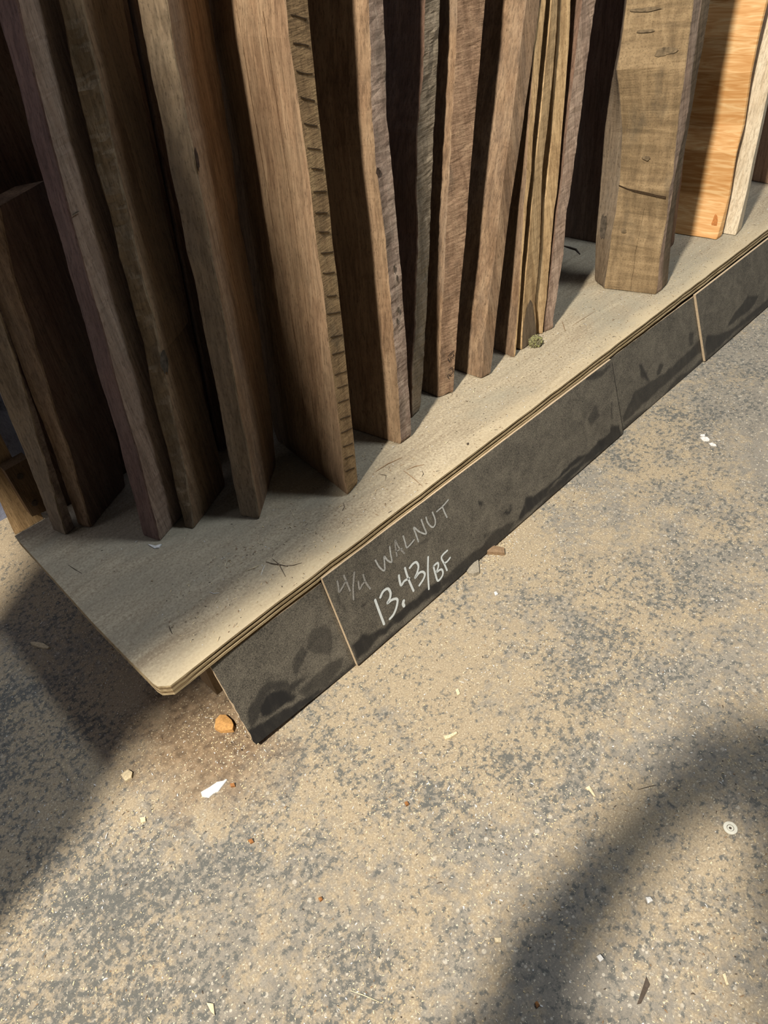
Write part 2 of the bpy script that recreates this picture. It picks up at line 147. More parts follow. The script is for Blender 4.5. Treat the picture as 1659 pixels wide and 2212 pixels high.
{"a":0.8,"p":[[1.0686,0.0597],[1.1283,0.0369],[1.1915,0.0256],[1.2575,0.0235],[1.3679,0.0244],[1.3688,0.0042],[1.1913,0.0128],[1.0659,0.008],[1.0615,0.0382]]}]},"deb":[{"n":"paper_scrap","l":"torn white paper scrap lying on the sawdusty concrete, lower left","c":"paper","p":[[-0.2729,-0.0253],[-0.2719,-0.0227],[-0.2606,-0.0258],[-0.2485,-0.0278],[-0.2418,-0.0324],[-0.2373,-0.0336],[-0.2373,-0.0357],[-0.2481,-0.0381],[-0.2556,-0.0403],[-0.2612,-0.0377],[-0.2687,-0.0378],[-0.2743,-0.0296]],
"z":0,"w":0,"m":"white","t":0.0012,"k":"flat","g":null},
{"n":"wood_offcut","l":"small orange wood offcut beside the broken left end of the black skirt","c":"offcut","p":[[-0.2046,0.0415],[-0.1958,0.0508],[-0.1869,0.0519],[-0.1806,0.0469],[-0.1802,0.0324],[-0.1833,0.0223],[-0.1887,0.0172],[-0.2019,0.0304]],
"z":0,"w":0,"m":"orange","t":0.006,"k":"flat","g":null},
{"n":"wood_shaving","l":"long pale shaving on the grey floor left of the platform","c":"shaving","p":[[-0.3174,0.4245],[-0.3121,0.4196],[-0.3032,0.4026],[-0.2993,0.3842],[-0.3033,0.3861],[-0.3119,0.3997],[-0.3184,0.4182]],
"z":0,"w":0,"m":"pale","t":0.003,"k":"flat","g":null},
{"n":"wood_chip","l":"pointed tan wood chip near the bottom edge, left of centre","c":"chip","p":[[-0.4015,-0.2294],[-0.3968,-0.2356],[-0.4017,-0.2454],[-0.4029,-0.2394]],
"z":0,"w":0,"m":"pale","t":0.002,"k":"flat","g":null},
{"n":"wood_chip","l":"pale chip with a brown tip in the middle of the floor","c":"chip","p":[[-0.0036,-0.2112],[0.0036,-0.2164],[0.013,-0.2198],[0.0126,-0.2226],[0.0017,-0.2205],[-0.0056,-0.2163]],
"z":0,"w":0,"m":"pale","t":0.003,"k":"flat","g":null},
{"n":"wood_sliver","l":"pale forked sliver on the floor right of centre","c":"sliver","p":[[0.0567,-0.3901],[0.0625,-0.3922],[0.0609,-0.3959],[0.0559,-0.4055],[0.0545,-0.4039],[0.0574,-0.3955]],
"z":0,"w":0,"m":"pale","t":0.002,"k":"flat","g":null},
{"n":"dark_twig","l":"thin dark twig at the edge of the right-hand shadow","c":"twig","p":[[0.0968,-0.4378],[0.1066,-0.4445],[0.1164,-0.4511]],
"z":0,"w":0.0011,"m":"dark","t":0.002,"k":"stick","g":null},
{"n":"wood_sliver","l":"flat dark brown sliver near the bottom right corner","c":"sliver","p":[[-0.1008,-0.5519],[-0.0734,-0.5462],[-0.0774,-0.5526],[-0.0973,-0.5544]],
"z":0,"w":0,"m":"dark","t":0.0015,"k":"flat","g":null},
{"n":"wood_sliver","l":"long cream sliver near the bottom edge at the frame centre","c":"sliver","p":[[-0.2888,-0.3333],[-0.2823,-0.3464],[-0.275,-0.3631]],
"z":0,"w":0.0012,"m":"pale","t":0.002,"k":"stick","g":null},
{"n":"paint_flake","l":"larger white flake in the pair on the far right floor","c":"flake","p":[[0.799,-0.1591],[0.8056,-0.1632],[0.8079,-0.1693],[0.8034,-0.1761],[0.7975,-0.1782],[0.7928,-0.1714],[0.7941,-0.1653]],
"z":0,"w":0,"m":"white","t":0.001,"k":"flat","g":null},
{"n":"paint_flake","l":"smaller white flake in the pair on the far right floor","c":"flake","p":[[0.7902,-0.1809],[0.7962,-0.1842],[0.7945,-0.1922],[0.7901,-0.1962],[0.7858,-0.1876]],
"z":0,"w":0,"m":"white","t":0.001,"k":"flat","g":null},
{"n":"paint_flake","l":"tiny cream flake just above the two white flakes","c":"flake","p":[[0.8045,-0.1563],[0.8096,-0.1556],[0.8134,-0.1611],[0.8084,-0.1645],[0.8037,-0.1605]],
"z":0,"w":0,"m":"white","t":0.001,"k":"flat","g":null},
{"n":"wood_stub","l":"brown stub of wood poking out beneath the skirt, upper one","c":"offcut","p":[[0.3084,-0.0342],[0.3231,-0.0384],[0.3299,-0.0548],[0.3198,-0.0636],[0.3108,-0.0501],[0.3032,-0.0384]],
"z":0,"w":0,"m":"brown","t":0.006,"k":"flat","g":null},
{"n":"wood_stub","l":"grooved grey wood stub beneath the skirt, lower one","c":"offcut","p":[[0.2489,-0.0393],[0.2751,-0.0344],[0.281,-0.0385],[0.2604,-0.0574],[0.2499,-0.0542],[0.246,-0.0458]],
"z":0,"w":0,"m":"greywood","t":0.006,"k":"flat","g":null},
{"n":"wood_chip","l":"yellow green chip on the floor below the skirt writing","c":"chip","p":[[0.0629,-0.1752],[0.0678,-0.1762],[0.0624,-0.1842],[0.0576,-0.1832]],
"z":0,"w":0,"m":"pale","t":0.0015,"k":"flat","g":null},
{"n":"wood_chip","l":"small pale chip in the cluster left of the paper scrap, upper","c":"chip","p":[[-0.333,0.0833],[-0.3218,0.0828],[-0.3195,0.074],[-0.3246,0.0675],[-0.3335,0.0696]],
"z":0,"w":0,"m":"pale","t":0.003,"k":"flat","g":null},
{"n":"wood_chip","l":"round tan chip in the shavings below the paper scrap","c":"chip","p":[[-0.3461,0.0086],[-0.3404,0.0041],[-0.3432,-0.0019],[-0.3487,0.0006]],
"z":0,"w":0,"m":"pale","t":0.002,"k":"flat","g":null},
{"n":"brown_crumb","l":"brown crumb right of the paper scrap","c":"crumb","p":[[-0.239,-0.0445],[-0.2345,-0.0478],[-0.236,-0.052],[-0.2405,-0.0487]],
"z":0,"w":0,"m":"rust","t":0.003,"k":"flat","g":null},
{"n":"brown_crumb","l":"brown crumb below right of the paper scrap","c":"crumb","p":[[-0.2678,-0.1238],[-0.2632,-0.1255],[-0.2637,-0.1301],[-0.2679,-0.1288]],
"z":0,"w":0,"m":"rust","t":0.003,"k":"flat","g":null},
{"n":"brown_crumb","l":"rust brown crumb left of centre near the lower third","c":"crumb","p":[[-0.2524,-0.2396],[-0.2485,-0.2409],[-0.2494,-0.2444],[-0.2532,-0.2439]],
"z":0,"w":0,"m":"rust","t":0.003,"k":"flat","g":null},
{"n":"brown_crumb","l":"rust brown crumb at the bottom edge of the floor","c":"crumb","p":[[-0.1683,-0.4787],[-0.1655,-0.4794],[-0.1665,-0.4835],[-0.1703,-0.4829]],
"z":0,"w":0,"m":"rust","t":0.003,"k":"flat","g":null},
{"n":"brown_crumb","l":"rust brown crumb above the centre of the floor","c":"crumb","p":[[-0.1046,-0.2356],[-0.101,-0.237],[-0.1021,-0.2412],[-0.1061,-0.2402]],
"z":0,"w":0,"m":"rust","t":0.003,"k":"flat","g":null},
{"n":"stone_chip","l":"pale stone chip in the lower right shadow","c":"stone","p":[[-0.0079,-0.5076],[-0.0037,-0.5107],[-0.0056,-0.515],[-0.0117,-0.5125]],
"z":0,"w":0,"m":"white","t":0.003,"k":"flat","g":null},
{"n":"stone_chip","l":"pale blue stone chip near the bottom right","c":"stone","p":[[-0.0919,-0.5004],[-0.0879,-0.5023],[-0.089,-0.5073],[-0.0938,-0.5059]],
"z":0,"w":0,"m":"white","t":0.003,"k":"flat","g":null},
{"n":"stone_chip","l":"bright pebble on the floor below the skirt","c":"stone","p":[[0.2412,-0.1024],[0.245,-0.104],[0.2429,-0.1094],[0.2371,-0.1084]],
"z":0,"w":0,"m":"white","t":0.003,"k":"flat","g":null},
{"n":"wood_chip","l":"flat cream chip beside the dark sliver, bottom right","c":"chip","p":[[-0.0213,-0.5992],[-0.0187,-0.6008],[-0.0258,-0.6079],[-0.0283,-0.6063]],
"z":0,"w":0,"m":"pale","t":0.002,"k":"flat","g":null},
{"n":"wood_chip","l":"small square tan chip in the lower centre","c":"chip","p":[[-0.1489,-0.4123],[-0.1436,-0.4174],[-0.1474,-0.4205],[-0.1518,-0.4158]],
"z":0,"w":0,"m":"pale","t":0.002,"k":"flat","g":null},
{"n":"wood_splinter","l":"long dark splinter pointing up the platform beside the big saw-marked board","c":"splinter","p":[[0.1988,0.0899],[0.2235,0.0878],[0.2487,0.0816]],
"z":0.185,"w":0.0016,"m":"brown","t":0.002,"k":"stick","g":null},
{"n":"wood_splinter","l":"tan splinter lying nearly level in front of the second thick board","c":"splinter","p":[[0.2295,0.0531],[0.2427,0.0487],[0.256,0.0403]],
"z":0.185,"w":0.0014,"m":"brown","t":0.002,"k":"stick","g":null},
{"n":"wood_splinter","l":"brown splinter slanting down towards the platform edge","c":"splinter","p":[[0.2261,0.0558],[0.2219,0.0341],[0.2154,0.0068]],
"z":0.185,"w":0.0013,"m":"brown","t":0.002,"k":"stick","g":null},
{"n":"wood_splinter","l":"short curved dark splinter near the platform edge","c":"splinter","p":[[0.243,0.0323],[0.2374,0.0243],[0.2316,0.0227]],
"z":0.185,"w":0.0011,"m":"dark","t":0.002,"k":"stick","g":null},
{"n":"wood_splinter","l":"thin dark splinter with a bend above the skirt joint","c":"splinter","p":[[-0.0265,0.0676],[-0.0278,0.0502],[-0.0368,0.0247]],
"z":0.185,"w":0.0011,"m":"dark","t":0.002,"k":"stick","g":null},
{"n":"wood_splinter","l":"short white splinter beside the bent dark one","c":"splinter","p":[[-0.0565,0.054],[-0.0488,0.0599],[-0.0416,0.065]],
"z":0.185,"w":0.0011,"m":"white","t":0.002,"k":"stick","g":null},
{"n":"wood_splinter","l":"pale splinter with a dark end lying in the platform dirt","c":"splinter","p":[[-0.0651,0.0778],[-0.0548,0.0733],[-0.0456,0.0716]],
"z":0.185,"w":0.0012,"m":"pale","t":0.002,"k":"stick","g":null},
{"n":"wood_splinter","l":"thin curved splinter on the left part of the platform","c":"splinter","p":[[-0.2241,0.3028],[-0.2223,0.2868],[-0.2192,0.2678]],
"z":0.185,"w":0.0008,"m":"dark","t":0.002,"k":"stick","g":null},
{"n":"wood_splinter","l":"dark splinter on the lit front corner of the platform","c":"splinter","p":[[-0.1893,0.0781],[-0.1915,0.0712],[-0.1941,0.0624]],
"z":0.185,"w":0.0011,"m":"dark","t":0.002,"k":"stick","g":null},
{"n":"wood_splinter","l":"white sliver on the shaded middle of the platform","c":"splinter","p":[[-0.1203,0.0855],[-0.1186,0.078],[-0.1127,0.0733]],
"z":0.185,"w":0.0011,"m":"white","t":0.002,"k":"stick","g":null},
{"n":"wood_splinter","l":"curled splinter right of the leaning thin boards","c":"splinter","p":[[0.7596,0.1334],[0.7421,0.1171],[0.7277,0.1041]],
"z":0.185,"w":0.0015,"m":"brown","t":0.002,"k":"stick","g":null},
{"n":"wood_splinter","l":"long thin splinter on the platform left of the thick block","c":"splinter","p":[[0.7533,0.1058],[0.7858,0.1042],[0.8263,0.1022]],
"z":0.185,"w":0.0009,"m":"brown","t":0.002,"k":"stick","g":null},
{"n":"wood_curl","l":"dark curl of bark on the platform behind the thin boards","c":"bark","p":[[1.0774,0.3475],[1.0728,0.3253],[1.0696,0.3068],[1.0529,0.2859]],
"z":0.185,"w":0.004,"m":"dark","t":0.002,"k":"stick","g":null},
{"n":"wood_shaving","l":"pale shaving crushed under the foot of the maroon-sided board","c":"shaving","p":[[-0.1247,0.2417],[-0.1209,0.2335],[-0.118,0.2249],[-0.1113,0.2242],[-0.1183,0.2205],[-0.1233,0.2254]],
"z":0.185,"w":0,"m":"white","t":0.0015,"k":"flat","g":null},
{"n":"pencil_stub","l":"short pale peg with a dark shadow beside the mossy lump","c":"peg","p":[[0.6657,0.1143],[0.6703,0.1102]],
"z":0.185,"w":0.004,"m":"pale","t":0.002,"k":"stick","g":null},
{"n":"dark_twig","l":"dark crooked twig in the grime on the platform, left of the bent splinter","c":"twig","p":[[-0.0359,0.0693],[-0.0326,0.0577],[-0.0272,0.0479],[-0.0224,0.0374]],
"z":0.185,"w":0.0016,"m":"dark","t":0.002,"k":"stick","g":null},
{"n":"dark_twig","l":"thin dark fibre trailing right from the grime on the platform","c":"twig","p":[[-0.0259,0.0433],[-0.0164,0.0326],[-0.0057,0.0275]],
"z":0.185,"w":0.001,"m":"dark","t":0.002,"k":"stick","g":null},
{"n":"wood_splinter","l":"tiny forked dark splinter above the skirt writing","c":"splinter","p":[[0.1166,0.0757],[0.1102,0.0666],[0.1023,0.0632]],
"z":0.185,"w":0.0008,"m":"dark","t":0.002,"k":"stick","g":null},
{"n":"wood_splinter","l":"short dark splinter stub near the big board foot","c":"splinter","p":[[0.1981,0.0809],[0.2008,0.0693],[0.1921,0.0617]],
"z":0.185,"w":0.0009,"m":"dark","t":0.002,"k":"stick","g":null},
{"n":"black_speck","l":"small black speck on the platform between the two thick boards","c":"speck","p":[[0.3371,0.0225],[0.3402,0.0203],[0.3363,0.0171],[0.3337,0.0187]],
"z":0.185,"w":0,"m":"dark","t":0.001,"k":"flat","g":null}],
"misc":{"lichen":[0.6546,0.1221,0.185],
"washer":[0.1226,-0.5388,-0.0],
"floorL":[[-0.5693,-0.0781,0.0],[-0.0317,-0.6487,0.0],[-0.4583,0.2022,0.0],[-0.314,0.5662,0.0]]},"C":[-0.3565,-0.6046,0.8536],
"Mrot":[[0.7021,-0.7008,-0.126],[-0.5276,-0.3933,-0.7529],[0.4781,0.5951,-0.6459]]}''')
H = 0.185
rnd = random.Random(7)

# ---------------------------------------------------------------- helpers
def tag(o, label=None, cat=None, group=None, kind=None):
    if label: o['label'] = label
    if cat: o['category'] = cat
    if group: o['group'] = group
    if kind: o['kind'] = kind
    return o
def mesh_obj(name, verts, faces, mats, parent=None, midx=None, smooth=False, loc=None):
    me = bpy.data.meshes.new(name); me.from_pydata([tuple(v) for v in verts], [], faces)
    for m in (mats if isinstance(mats, (list, tuple)) else [mats]): me.materials.append(m)
    if midx: me.polygons.foreach_set('material_index', midx)
    if smooth: me.polygons.foreach_set('use_smooth', [True] * len(me.polygons))
    me.update()
    o = bpy.data.objects.new(name, me); col.objects.link(o)
    if loc is not None: o.location = loc
    if parent: o.parent = parent
    return o
def box(x0, x1, y0, y1, z0, z1):
    v = [(x0,y0,z0),(x1,y0,z0),(x1,y1,z0),(x0,y1,z0),(x0,y0,z1),(x1,y0,z1),(x1,y1,z1),(x0,y1,z1)]
    return v, [(0,3,2,1),(4,5,6,7),(0,1,5,4),(1,2,6,5),(2,3,7,6),(3,0,4,7)]

ALB = 0.74
class NT:
    def __init__(s, name, rough=0.8, spec=0.2):
        s.m = bpy.data.materials.new(name); s.m.use_nodes = True; s.t = s.m.node_tree; s.b = s.t.nodes['Principled BSDF']
        s.b.inputs['Roughness'].default_value = rough; s.b.inputs['Specular IOR Level'].default_value = spec
        s.tc = s.t.nodes.new('ShaderNodeTexCoord')
    def n(s, t, **k):
        x = s.t.nodes.new('ShaderNode' + t)
        for a, b in k.items(): setattr(x, a, b)
        return x
    def l(s, a, b): s.t.links.new(a, b)
    def mapped(s, scale, rot=(0,0,0), src='Object', loc=(0,0,0)):
        m = s.n('Mapping'); m.inputs['Scale'].default_value = scale; m.inputs['Rotation'].default_value = rot; m.inputs['Location'].default_value = loc
        s.l(s.tc.outputs[src], m.inputs[0]); return m.outputs[0]
    def noise(s, vec, scale, detail=4, rough=0.55, dist=0.0):
        x = s.n('TexNoise'); x.inputs['Scale'].default_value = scale; x.inputs['Detail'].default_value = detail
        x.inputs['Roughness'].default_value = rough; x.inputs['Distortion'].default_value = dist; s.l(vec, x.inputs['Vector']); return x.outputs['Fac']
    def ramp(s, fac, stops, interp='LINEAR'):
        x = s.n('ValToRGB'); x.color_ramp.interpolation = interp; e = x.color_ramp.elements
        while len(e) < len(stops): e.new(0.5)
        for i, (p, c) in enumerate(stops):
            e[i].position = p; e[i].color = (*c, 1) if isinstance(c, tuple) else (c, c, c, 1)
        s.l(fac, x.inputs[0]); return x.outputs[0]
    def mix(s, fac, a, b, mode='MIX'):
        x = s.n('Mix', data_type='RGBA', blend_type=mode)
        for v, i in ((fac, 0), (a, 6), (b, 7)):
            if isinstance(v, (int, float)): x.inputs[i].default_value = v
            elif isinstance(v, tuple): x.inputs[i].default_value = (*v, 1)
            else: s.l(v, x.inputs[i])
        return x.outputs[2]
    def math(s, op, a, b=None):
        x = s.n('Math', operation=op)
        for v, i in ((a, 0), (b, 1)):
            if v is None: continue
            if isinstance(v, (int, float)): x.inputs[i].default_value = v
            else: s.l(v, x.inputs[i])
        return x.outputs[0]
    def color(s, c):
        if isinstance(c, tuple): s.b.inputs['Base Color'].default_value = (*(x * ALB for x in c), 1)
        else: s.l(s.mix(1.0, c, (ALB, ALB, ALB), 'MULTIPLY'), s.b.inputs['Base Color'])
    def bump(s, h, strength=0.3, dist=0.002):
        x = s.n('Bump'); x.inputs['Strength'].default_value = strength; x.inputs['Distance'].default_value = dist
        s.l(h, x.inputs['Height']); s.l(x.outputs[0], s.b.inputs['Normal'])

def wood_face(name, dark, mid, light, grey=0.25, greycol=(0.27,0.24,0.20), seed=0.0, rough=0.72):
    k = NT(name, rough, 0.25)
    v = k.mapped((1, 1, 0.08), loc=(seed, seed * .7, seed * .3))
    g = k.noise(v, 55, 6, 0.62, 0.6)
    v2 = k.mapped((1, 1, 0.035), loc=(seed, 1, 2)); fine = k.noise(v2, 260, 3, 0.6)
    c = k.ramp(g, [(0.25, dark), (0.5, mid), (0.75, light)])
    c = k.mix(k.math('MULTIPLY', k.ramp(fine, [(0.35, 1.0), (0.55, 0.0)]), 0.5), c, tuple(x * 0.55 for x in dark))
    big = k.noise(k.mapped((1, 1, 0.45), loc=(seed * 2, 3, seed)), 9, 5, 0.6, 0.8)
    c = k.mix(k.math('MULTIPLY', k.ramp(big, [(0.42, 0.0), (0.62, 1.0)]), grey), c, greycol)
    st = k.noise(k.mapped((1, 1, 0.7), loc=(0, seed, 5)), 26, 4, 0.65, 0.3)
    c = k.mix(k.math('MULTIPLY', k.ramp(st, [(0.60, 0.0), (0.72, 1.0)]), 0.35), c, tuple(x * 0.45 for x in mid))
    pore = k.noise(k.mapped((1, 1, 0.25), loc=(seed, 9, 4)), 420, 3, 0.75)
    c = k.mix(k.math('MULTIPLY', k.ramp(pore, [(0.36, 1.0), (0.44, 0.0)]), 0.55), c, tuple(x * 0.5 for x in dark))
    c = k.mix(k.math('MULTIPLY', k.ramp(pore, [(0.60, 0.0), (0.70, 1.0)]), 0.25), c, tuple(min(1, x * 1.3) for x in light))
    k.color(c)
    k.bump(k.math('ADD', k.math('ADD', g, fine), pore), 0.4, 0.0015)
    return k.m
def wood_sawn(name, dark, mid, light, freq=420, seed=0.0, slant=0.25, depth=0.35):
    k = NT(name, 0.8, 0.15)
    lines = k.noise(k.mapped((0.12, 0.12, 1), rot=(0, slant, 0), loc=(seed, 0, 0)), freq, 2, 0.6, 0.4)
    grain = k.noise(k.mapped((1, 1, 0.2), loc=(seed, 2, 0)), 60, 5, 0.65, 0.5)
    c = k.ramp(grain, [(0.25, dark), (0.5, mid), (0.75, light)])
    c = k.mix(k.math('MULTIPLY', k.ramp(lines, [(0.36, 1.0), (0.5, 0.0)]), 0.3), c, tuple(x * 0.5 for x in dark))
    c = k.mix(k.math('MULTIPLY', k.ramp(lines, [(0.55, 0.0), (0.7, 1.0)]), 0.3), c, tuple(min(1, x * 1.25) for x in light))
    pore = k.noise(k.mapped((1, 1, 1), loc=(seed, 9, 4)), 380, 4, 0.75)
    c = k.mix(k.math('MULTIPLY', k.ramp(pore, [(0.38, 1.0), (0.48, 0.0)]), 0.5), c, tuple(x * 0.5 for x in dark))
    st = k.noise(k.mapped((1, 1, 0.5), loc=(0, seed, 1)), 16, 4, 0.6)
    c = k.mix(k.math('MULTIPLY', k.ramp(st, [(0.55, 0.0), (0.68, 1.0)]), 0.5), c, (0.085, 0.075, 0.06))
    k.color(c); k.bump(lines, depth, 0.002)
    return k.m
def flat_mat(name, c, rough=0.8, var=0.25, scale=300, spec=0.2):
    k = NT(name, rough, spec)
    g = k.noise(k.mapped((1, 1, 1)), scale, 3, 0.6)
    k.color(k.ramp(g, [(0.3, tuple(x * (1 - var) for x in c)), (0.7, tuple(min(1, x * (1 + var)) for x in c))]))
    return k.m

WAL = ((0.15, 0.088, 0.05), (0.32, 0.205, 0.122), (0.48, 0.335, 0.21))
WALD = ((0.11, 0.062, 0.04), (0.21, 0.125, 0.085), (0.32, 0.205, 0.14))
MAR = ((0.12, 0.065, 0.055), (0.20, 0.12, 0.10), (0.29, 0.18, 0.145))
GOLD = ((0.38, 0.24, 0.12), (0.68, 0.47, 0.25), (0.85, 0.62, 0.36))
M = {}
M['walnut'] = wood_face('brown_walnut_face', *WAL, grey=0.35, greycol=(0.40, 0.30, 0.19), seed=1.3)
M['walnut2'] = wood_face('brown_walnut_face_b', *WAL, seed=4.1)
M['walnutd'] = wood_face('dark_walnut_face', *WALD, seed=2.2)  # dark walnut, its tone also deepening the shade in the gaps
M['maroon'] = wood_face('maroon_walnut_face', *MAR, grey=0.15, seed=6.6)
M['palewal'] = wood_face('dusty_walnut_face', (0.24, 0.16, 0.12), (0.40, 0.285, 0.215), (0.52, 0.39, 0.30), seed=3.9)
M['gold'] = wood_face('golden_sapwood', *GOLD, grey=0.2, greycol=(0.40, 0.26, 0.13), seed=8.8)
M['olive'] = wood_face('olive_walnut_face', (0.17, 0.125, 0.075), (0.30, 0.22, 0.14), (0.44, 0.34, 0.22), seed=5.5)
M['green'] = wood_sawn('greenish_sawn_edge', (0.16, 0.13, 0.09), (0.36, 0.29, 0.21), (0.52, 0.43, 0.32), 330, 3.0)
M['sawn'] = wood_sawn('sawn_walnut_edge', (0.20, 0.13, 0.07), (0.42, 0.28, 0.15), (0.58, 0.41, 0.22), 420, 1.0, 0.12, 0.25)
M['sawn2'] = wood_sawn('rough_sawn_edge', (0.15, 0.09, 0.055), (0.31, 0.20, 0.13), (0.44, 0.31, 0.20), 380, 2.0, 0.1)
M['rough'] = wood_sawn('weathered_rough_edge', (0.16, 0.115, 0.09), (0.34, 0.25, 0.20), (0.52, 0.42, 0.34), 120, 5.0, 0.9)
M['block'] = wood_sawn('weathered_block_face', (0.17, 0.12, 0.07), (0.31, 0.22, 0.125), (0.44, 0.325, 0.19), 90, 7.0, 0.15, 0.35)
M['wane'] = wood_face('dark_waney_side', (0.12, 0.085, 0.055), (0.20, 0.145, 0.095), (0.28, 0.21, 0.14), seed=7.7)
k = NT('curly_maple_face', 0.5, 0.4)
g = k.noise(k.mapped((0.10, 0.10, 1), rot=(0.12, 0, 0)), 115, 2, 0.5, 1.6); g2 = k.noise(k.mapped((1, 1, 0.1)), 40, 3)
c = k.ramp(g, [(0.32, (0.66, 0.33, 0.11)), (0.5, (0.80, 0.46, 0.19)), (0.68, (0.95, 0.66, 0.34))])
c = k.mix(k.math('MULTIPLY', g2, 0.35), c, (0.70, 0.36, 0.13)); k.color(c); k.bump(g, 0.15, 0.001); M['maple'] = k.m
M['pale'] = wood_face('pale_maple_face', (0.70, 0.56, 0.38), (0.86, 0.74, 0.56), (0.95, 0.86, 0.68), grey=0.1, greycol=(0.6, 0.5, 0.36), seed=9.1)
M['pink'] = wood_face('pinkish_plank_face', (0.40, 0.24, 0.15), (0.58, 0.37, 0.24), (0.70, 0.48, 0.32), seed=9.9)
M['kerf'] = flat_mat('dark_saw_kerf', (0.07, 0.045, 0.025))
M['ink'] = flat_mat('black_marker_ink', (0.05, 0.035, 0.03))
for nm, cc in dict(white=(0.85, 0.84, 0.80), orange=(0.62, 0.34, 0.12), dust=(0.72, 0.58, 0.36), brown=(0.30, 0.20, 0.12), dark=(0.09, 0.07, 0.055),
                   greywood=(0.38, 0.34, 0.27), rust=(0.38, 0.17, 0.06), chip=(0.80, 0.68, 0.46), pine=(0.62, 0.42, 0.20), moss=(0.33, 0.36, 0.13)).items():
    M['c_' + nm] = flat_mat(nm + '_debris', cc)

# ---------------------------------------------------------------- floor
k = NT('sawdusty_concrete', 0.85, 0.25)
ob = k.mapped((1, 1, 1))
sx = k.n('SeparateXYZ'); k.l(k.tc.outputs['Object'], sx.inputs[0])
X_, Y_ = sx.outputs[0], sx.outputs[1]
low = k.noise(ob, 4.0, 4, 0.6, 0.3); midn = k.noise(ob, 17, 4, 0.65, 0.3); hi = k.noise(ob, 95, 4, 0.6, 0.25); fin = k.noise(ob, 420, 3, 0.7)
base = k.ramp(k.noise(ob, 38, 6, 0.7), [(0.3, (0.25, 0.228, 0.195)), (0.7, (0.40, 0.362, 0.30))])
base = k.mix(k.ramp(fin, [(0.35, 0.45), (0.6, 0.0)]), base, (0.17, 0.165, 0.155))
# pale aggregate stones worn open in the concrete
for sc_v, lo_p, hi_p, colr in ((150, 0.60, 0.75, (0.66, 0.61, 0.52)), (85, 0.80, 0.88, (0.62, 0.58, 0.50))):
    vor = k.n('TexVoronoi'); vor.inputs['Scale'].default_value = sc_v; k.l(k.mapped((1, 1, 1), loc=(sc_v, 0, 0)), vor.inputs['Vector'])
    spot = k.ramp(vor.outputs['Distance'], [(0.20, 1.0), (0.27, 0.0)]); pick = k.n('SeparateColor'); k.l(vor.outputs['Color'], pick.inputs[0])
    base = k.mix(k.math('MULTIPLY', spot, k.ramp(pick.outputs[0], [(lo_p, 0.0), (hi_p, 0.8)])), base, colr)
# sawdust film
m = k.math('ADD', k.math('ADD', k.math('MULTIPLY', low, 1.2), k.math('MULTIPLY', midn, 0.8)), k.math('MULTIPLY', hi, 1.0))
walk = k.math('ADD', k.math('MULTIPLY', k.math('ABSOLUTE', k.math('ADD', X_, -0.02)), 0.30), k.math('MULTIPLY', Y_, -0.18))
m = k.math('SUBTRACT', m, walk)
mask = k.ramp(k.math('MULTIPLY', m, 0.3333), [(0.40, 0.0), (0.50, 0.85)])
dustc = k.ramp(fin, [(0.3, (0.33, 0.26, 0.17)), (0.55, (0.48, 0.39, 0.265)), (0.75, (0.70, 0.59, 0.42))])
c = k.mix(mask, base, dustc)
# dark bare spots showing through
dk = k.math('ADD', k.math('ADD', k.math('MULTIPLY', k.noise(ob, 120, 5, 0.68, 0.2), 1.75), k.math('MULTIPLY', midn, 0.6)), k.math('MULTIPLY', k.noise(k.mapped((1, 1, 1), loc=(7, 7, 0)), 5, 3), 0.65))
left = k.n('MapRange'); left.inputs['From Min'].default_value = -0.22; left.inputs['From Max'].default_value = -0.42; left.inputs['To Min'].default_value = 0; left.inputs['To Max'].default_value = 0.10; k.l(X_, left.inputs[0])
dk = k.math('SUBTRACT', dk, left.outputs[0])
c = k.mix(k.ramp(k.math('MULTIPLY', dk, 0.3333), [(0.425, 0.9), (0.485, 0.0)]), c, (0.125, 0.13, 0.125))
# brown dirt trodden in at the open end of the skirt and under the platform
dx_ = k.math('MULTIPLY', k.math('ADD', X_, 0.215), 1.0); dy_ = k.math('MULTIPLY', k.math('ADD', Y_, -0.05), 0.75)
dd = k.math('SQRT', k.math('ADD', k.math('MULTIPLY', dx_, dx_), k.math('MULTIPLY', dy_, dy_)))
dd = k.math('ADD', dd, k.math('MULTIPLY', k.math('SUBTRACT', midn, 0.5), 0.16))
c = k.mix(k.ramp(dd, [(0.055, 0.85), (0.12, 0.0)]), c, k.ramp(hi, [(0.35, (0.13, 0.085, 0.05)), (0.65, (0.34, 0.24, 0.15))]))
fleck = k.ramp(k.noise(k.mapped((1, 1, 1), loc=(3, 3, 0)), 400, 2, 0.5, 0.6), [(0.645, 0.0), (0.70, 0.9)])
c = k.mix(fleck, c, (0.80, 0.73, 0.57))
k.color(c); k.bump(k.math('ADD', k.math('MULTIPLY', mask, 0.5), k.math('ADD', k.math('MULTIPLY', hi, 0.5), fin)), 0.45, 0.002)
M['floor'] = k.m
v, fcs = box(-4, 5, -4, 1.6, -0.08, 0.0)
tag(mesh_obj('floor', v, fcs, M['floor']), kind='structure')
k = NT('blue_painted_wall', 0.7, 0.2)
g = k.noise(k.mapped((1, 1, 1)), 14, 6, 0.7)
k.color(k.ramp(g, [(0.32, (0.07, 0.075, 0.10)), (0.45, (0.26, 0.29, 0.42)), (0.7, (0.34, 0.38, 0.52))]))
k.bump(k.noise(k.mapped((1, 1, 1)), 60, 4), 0.6, 0.004)
v, fcs = box(-4, 5, 0.80, 0.95, 0, 3.2)
tag(mesh_obj('wall_back', v, fcs, k.m), kind='structure')

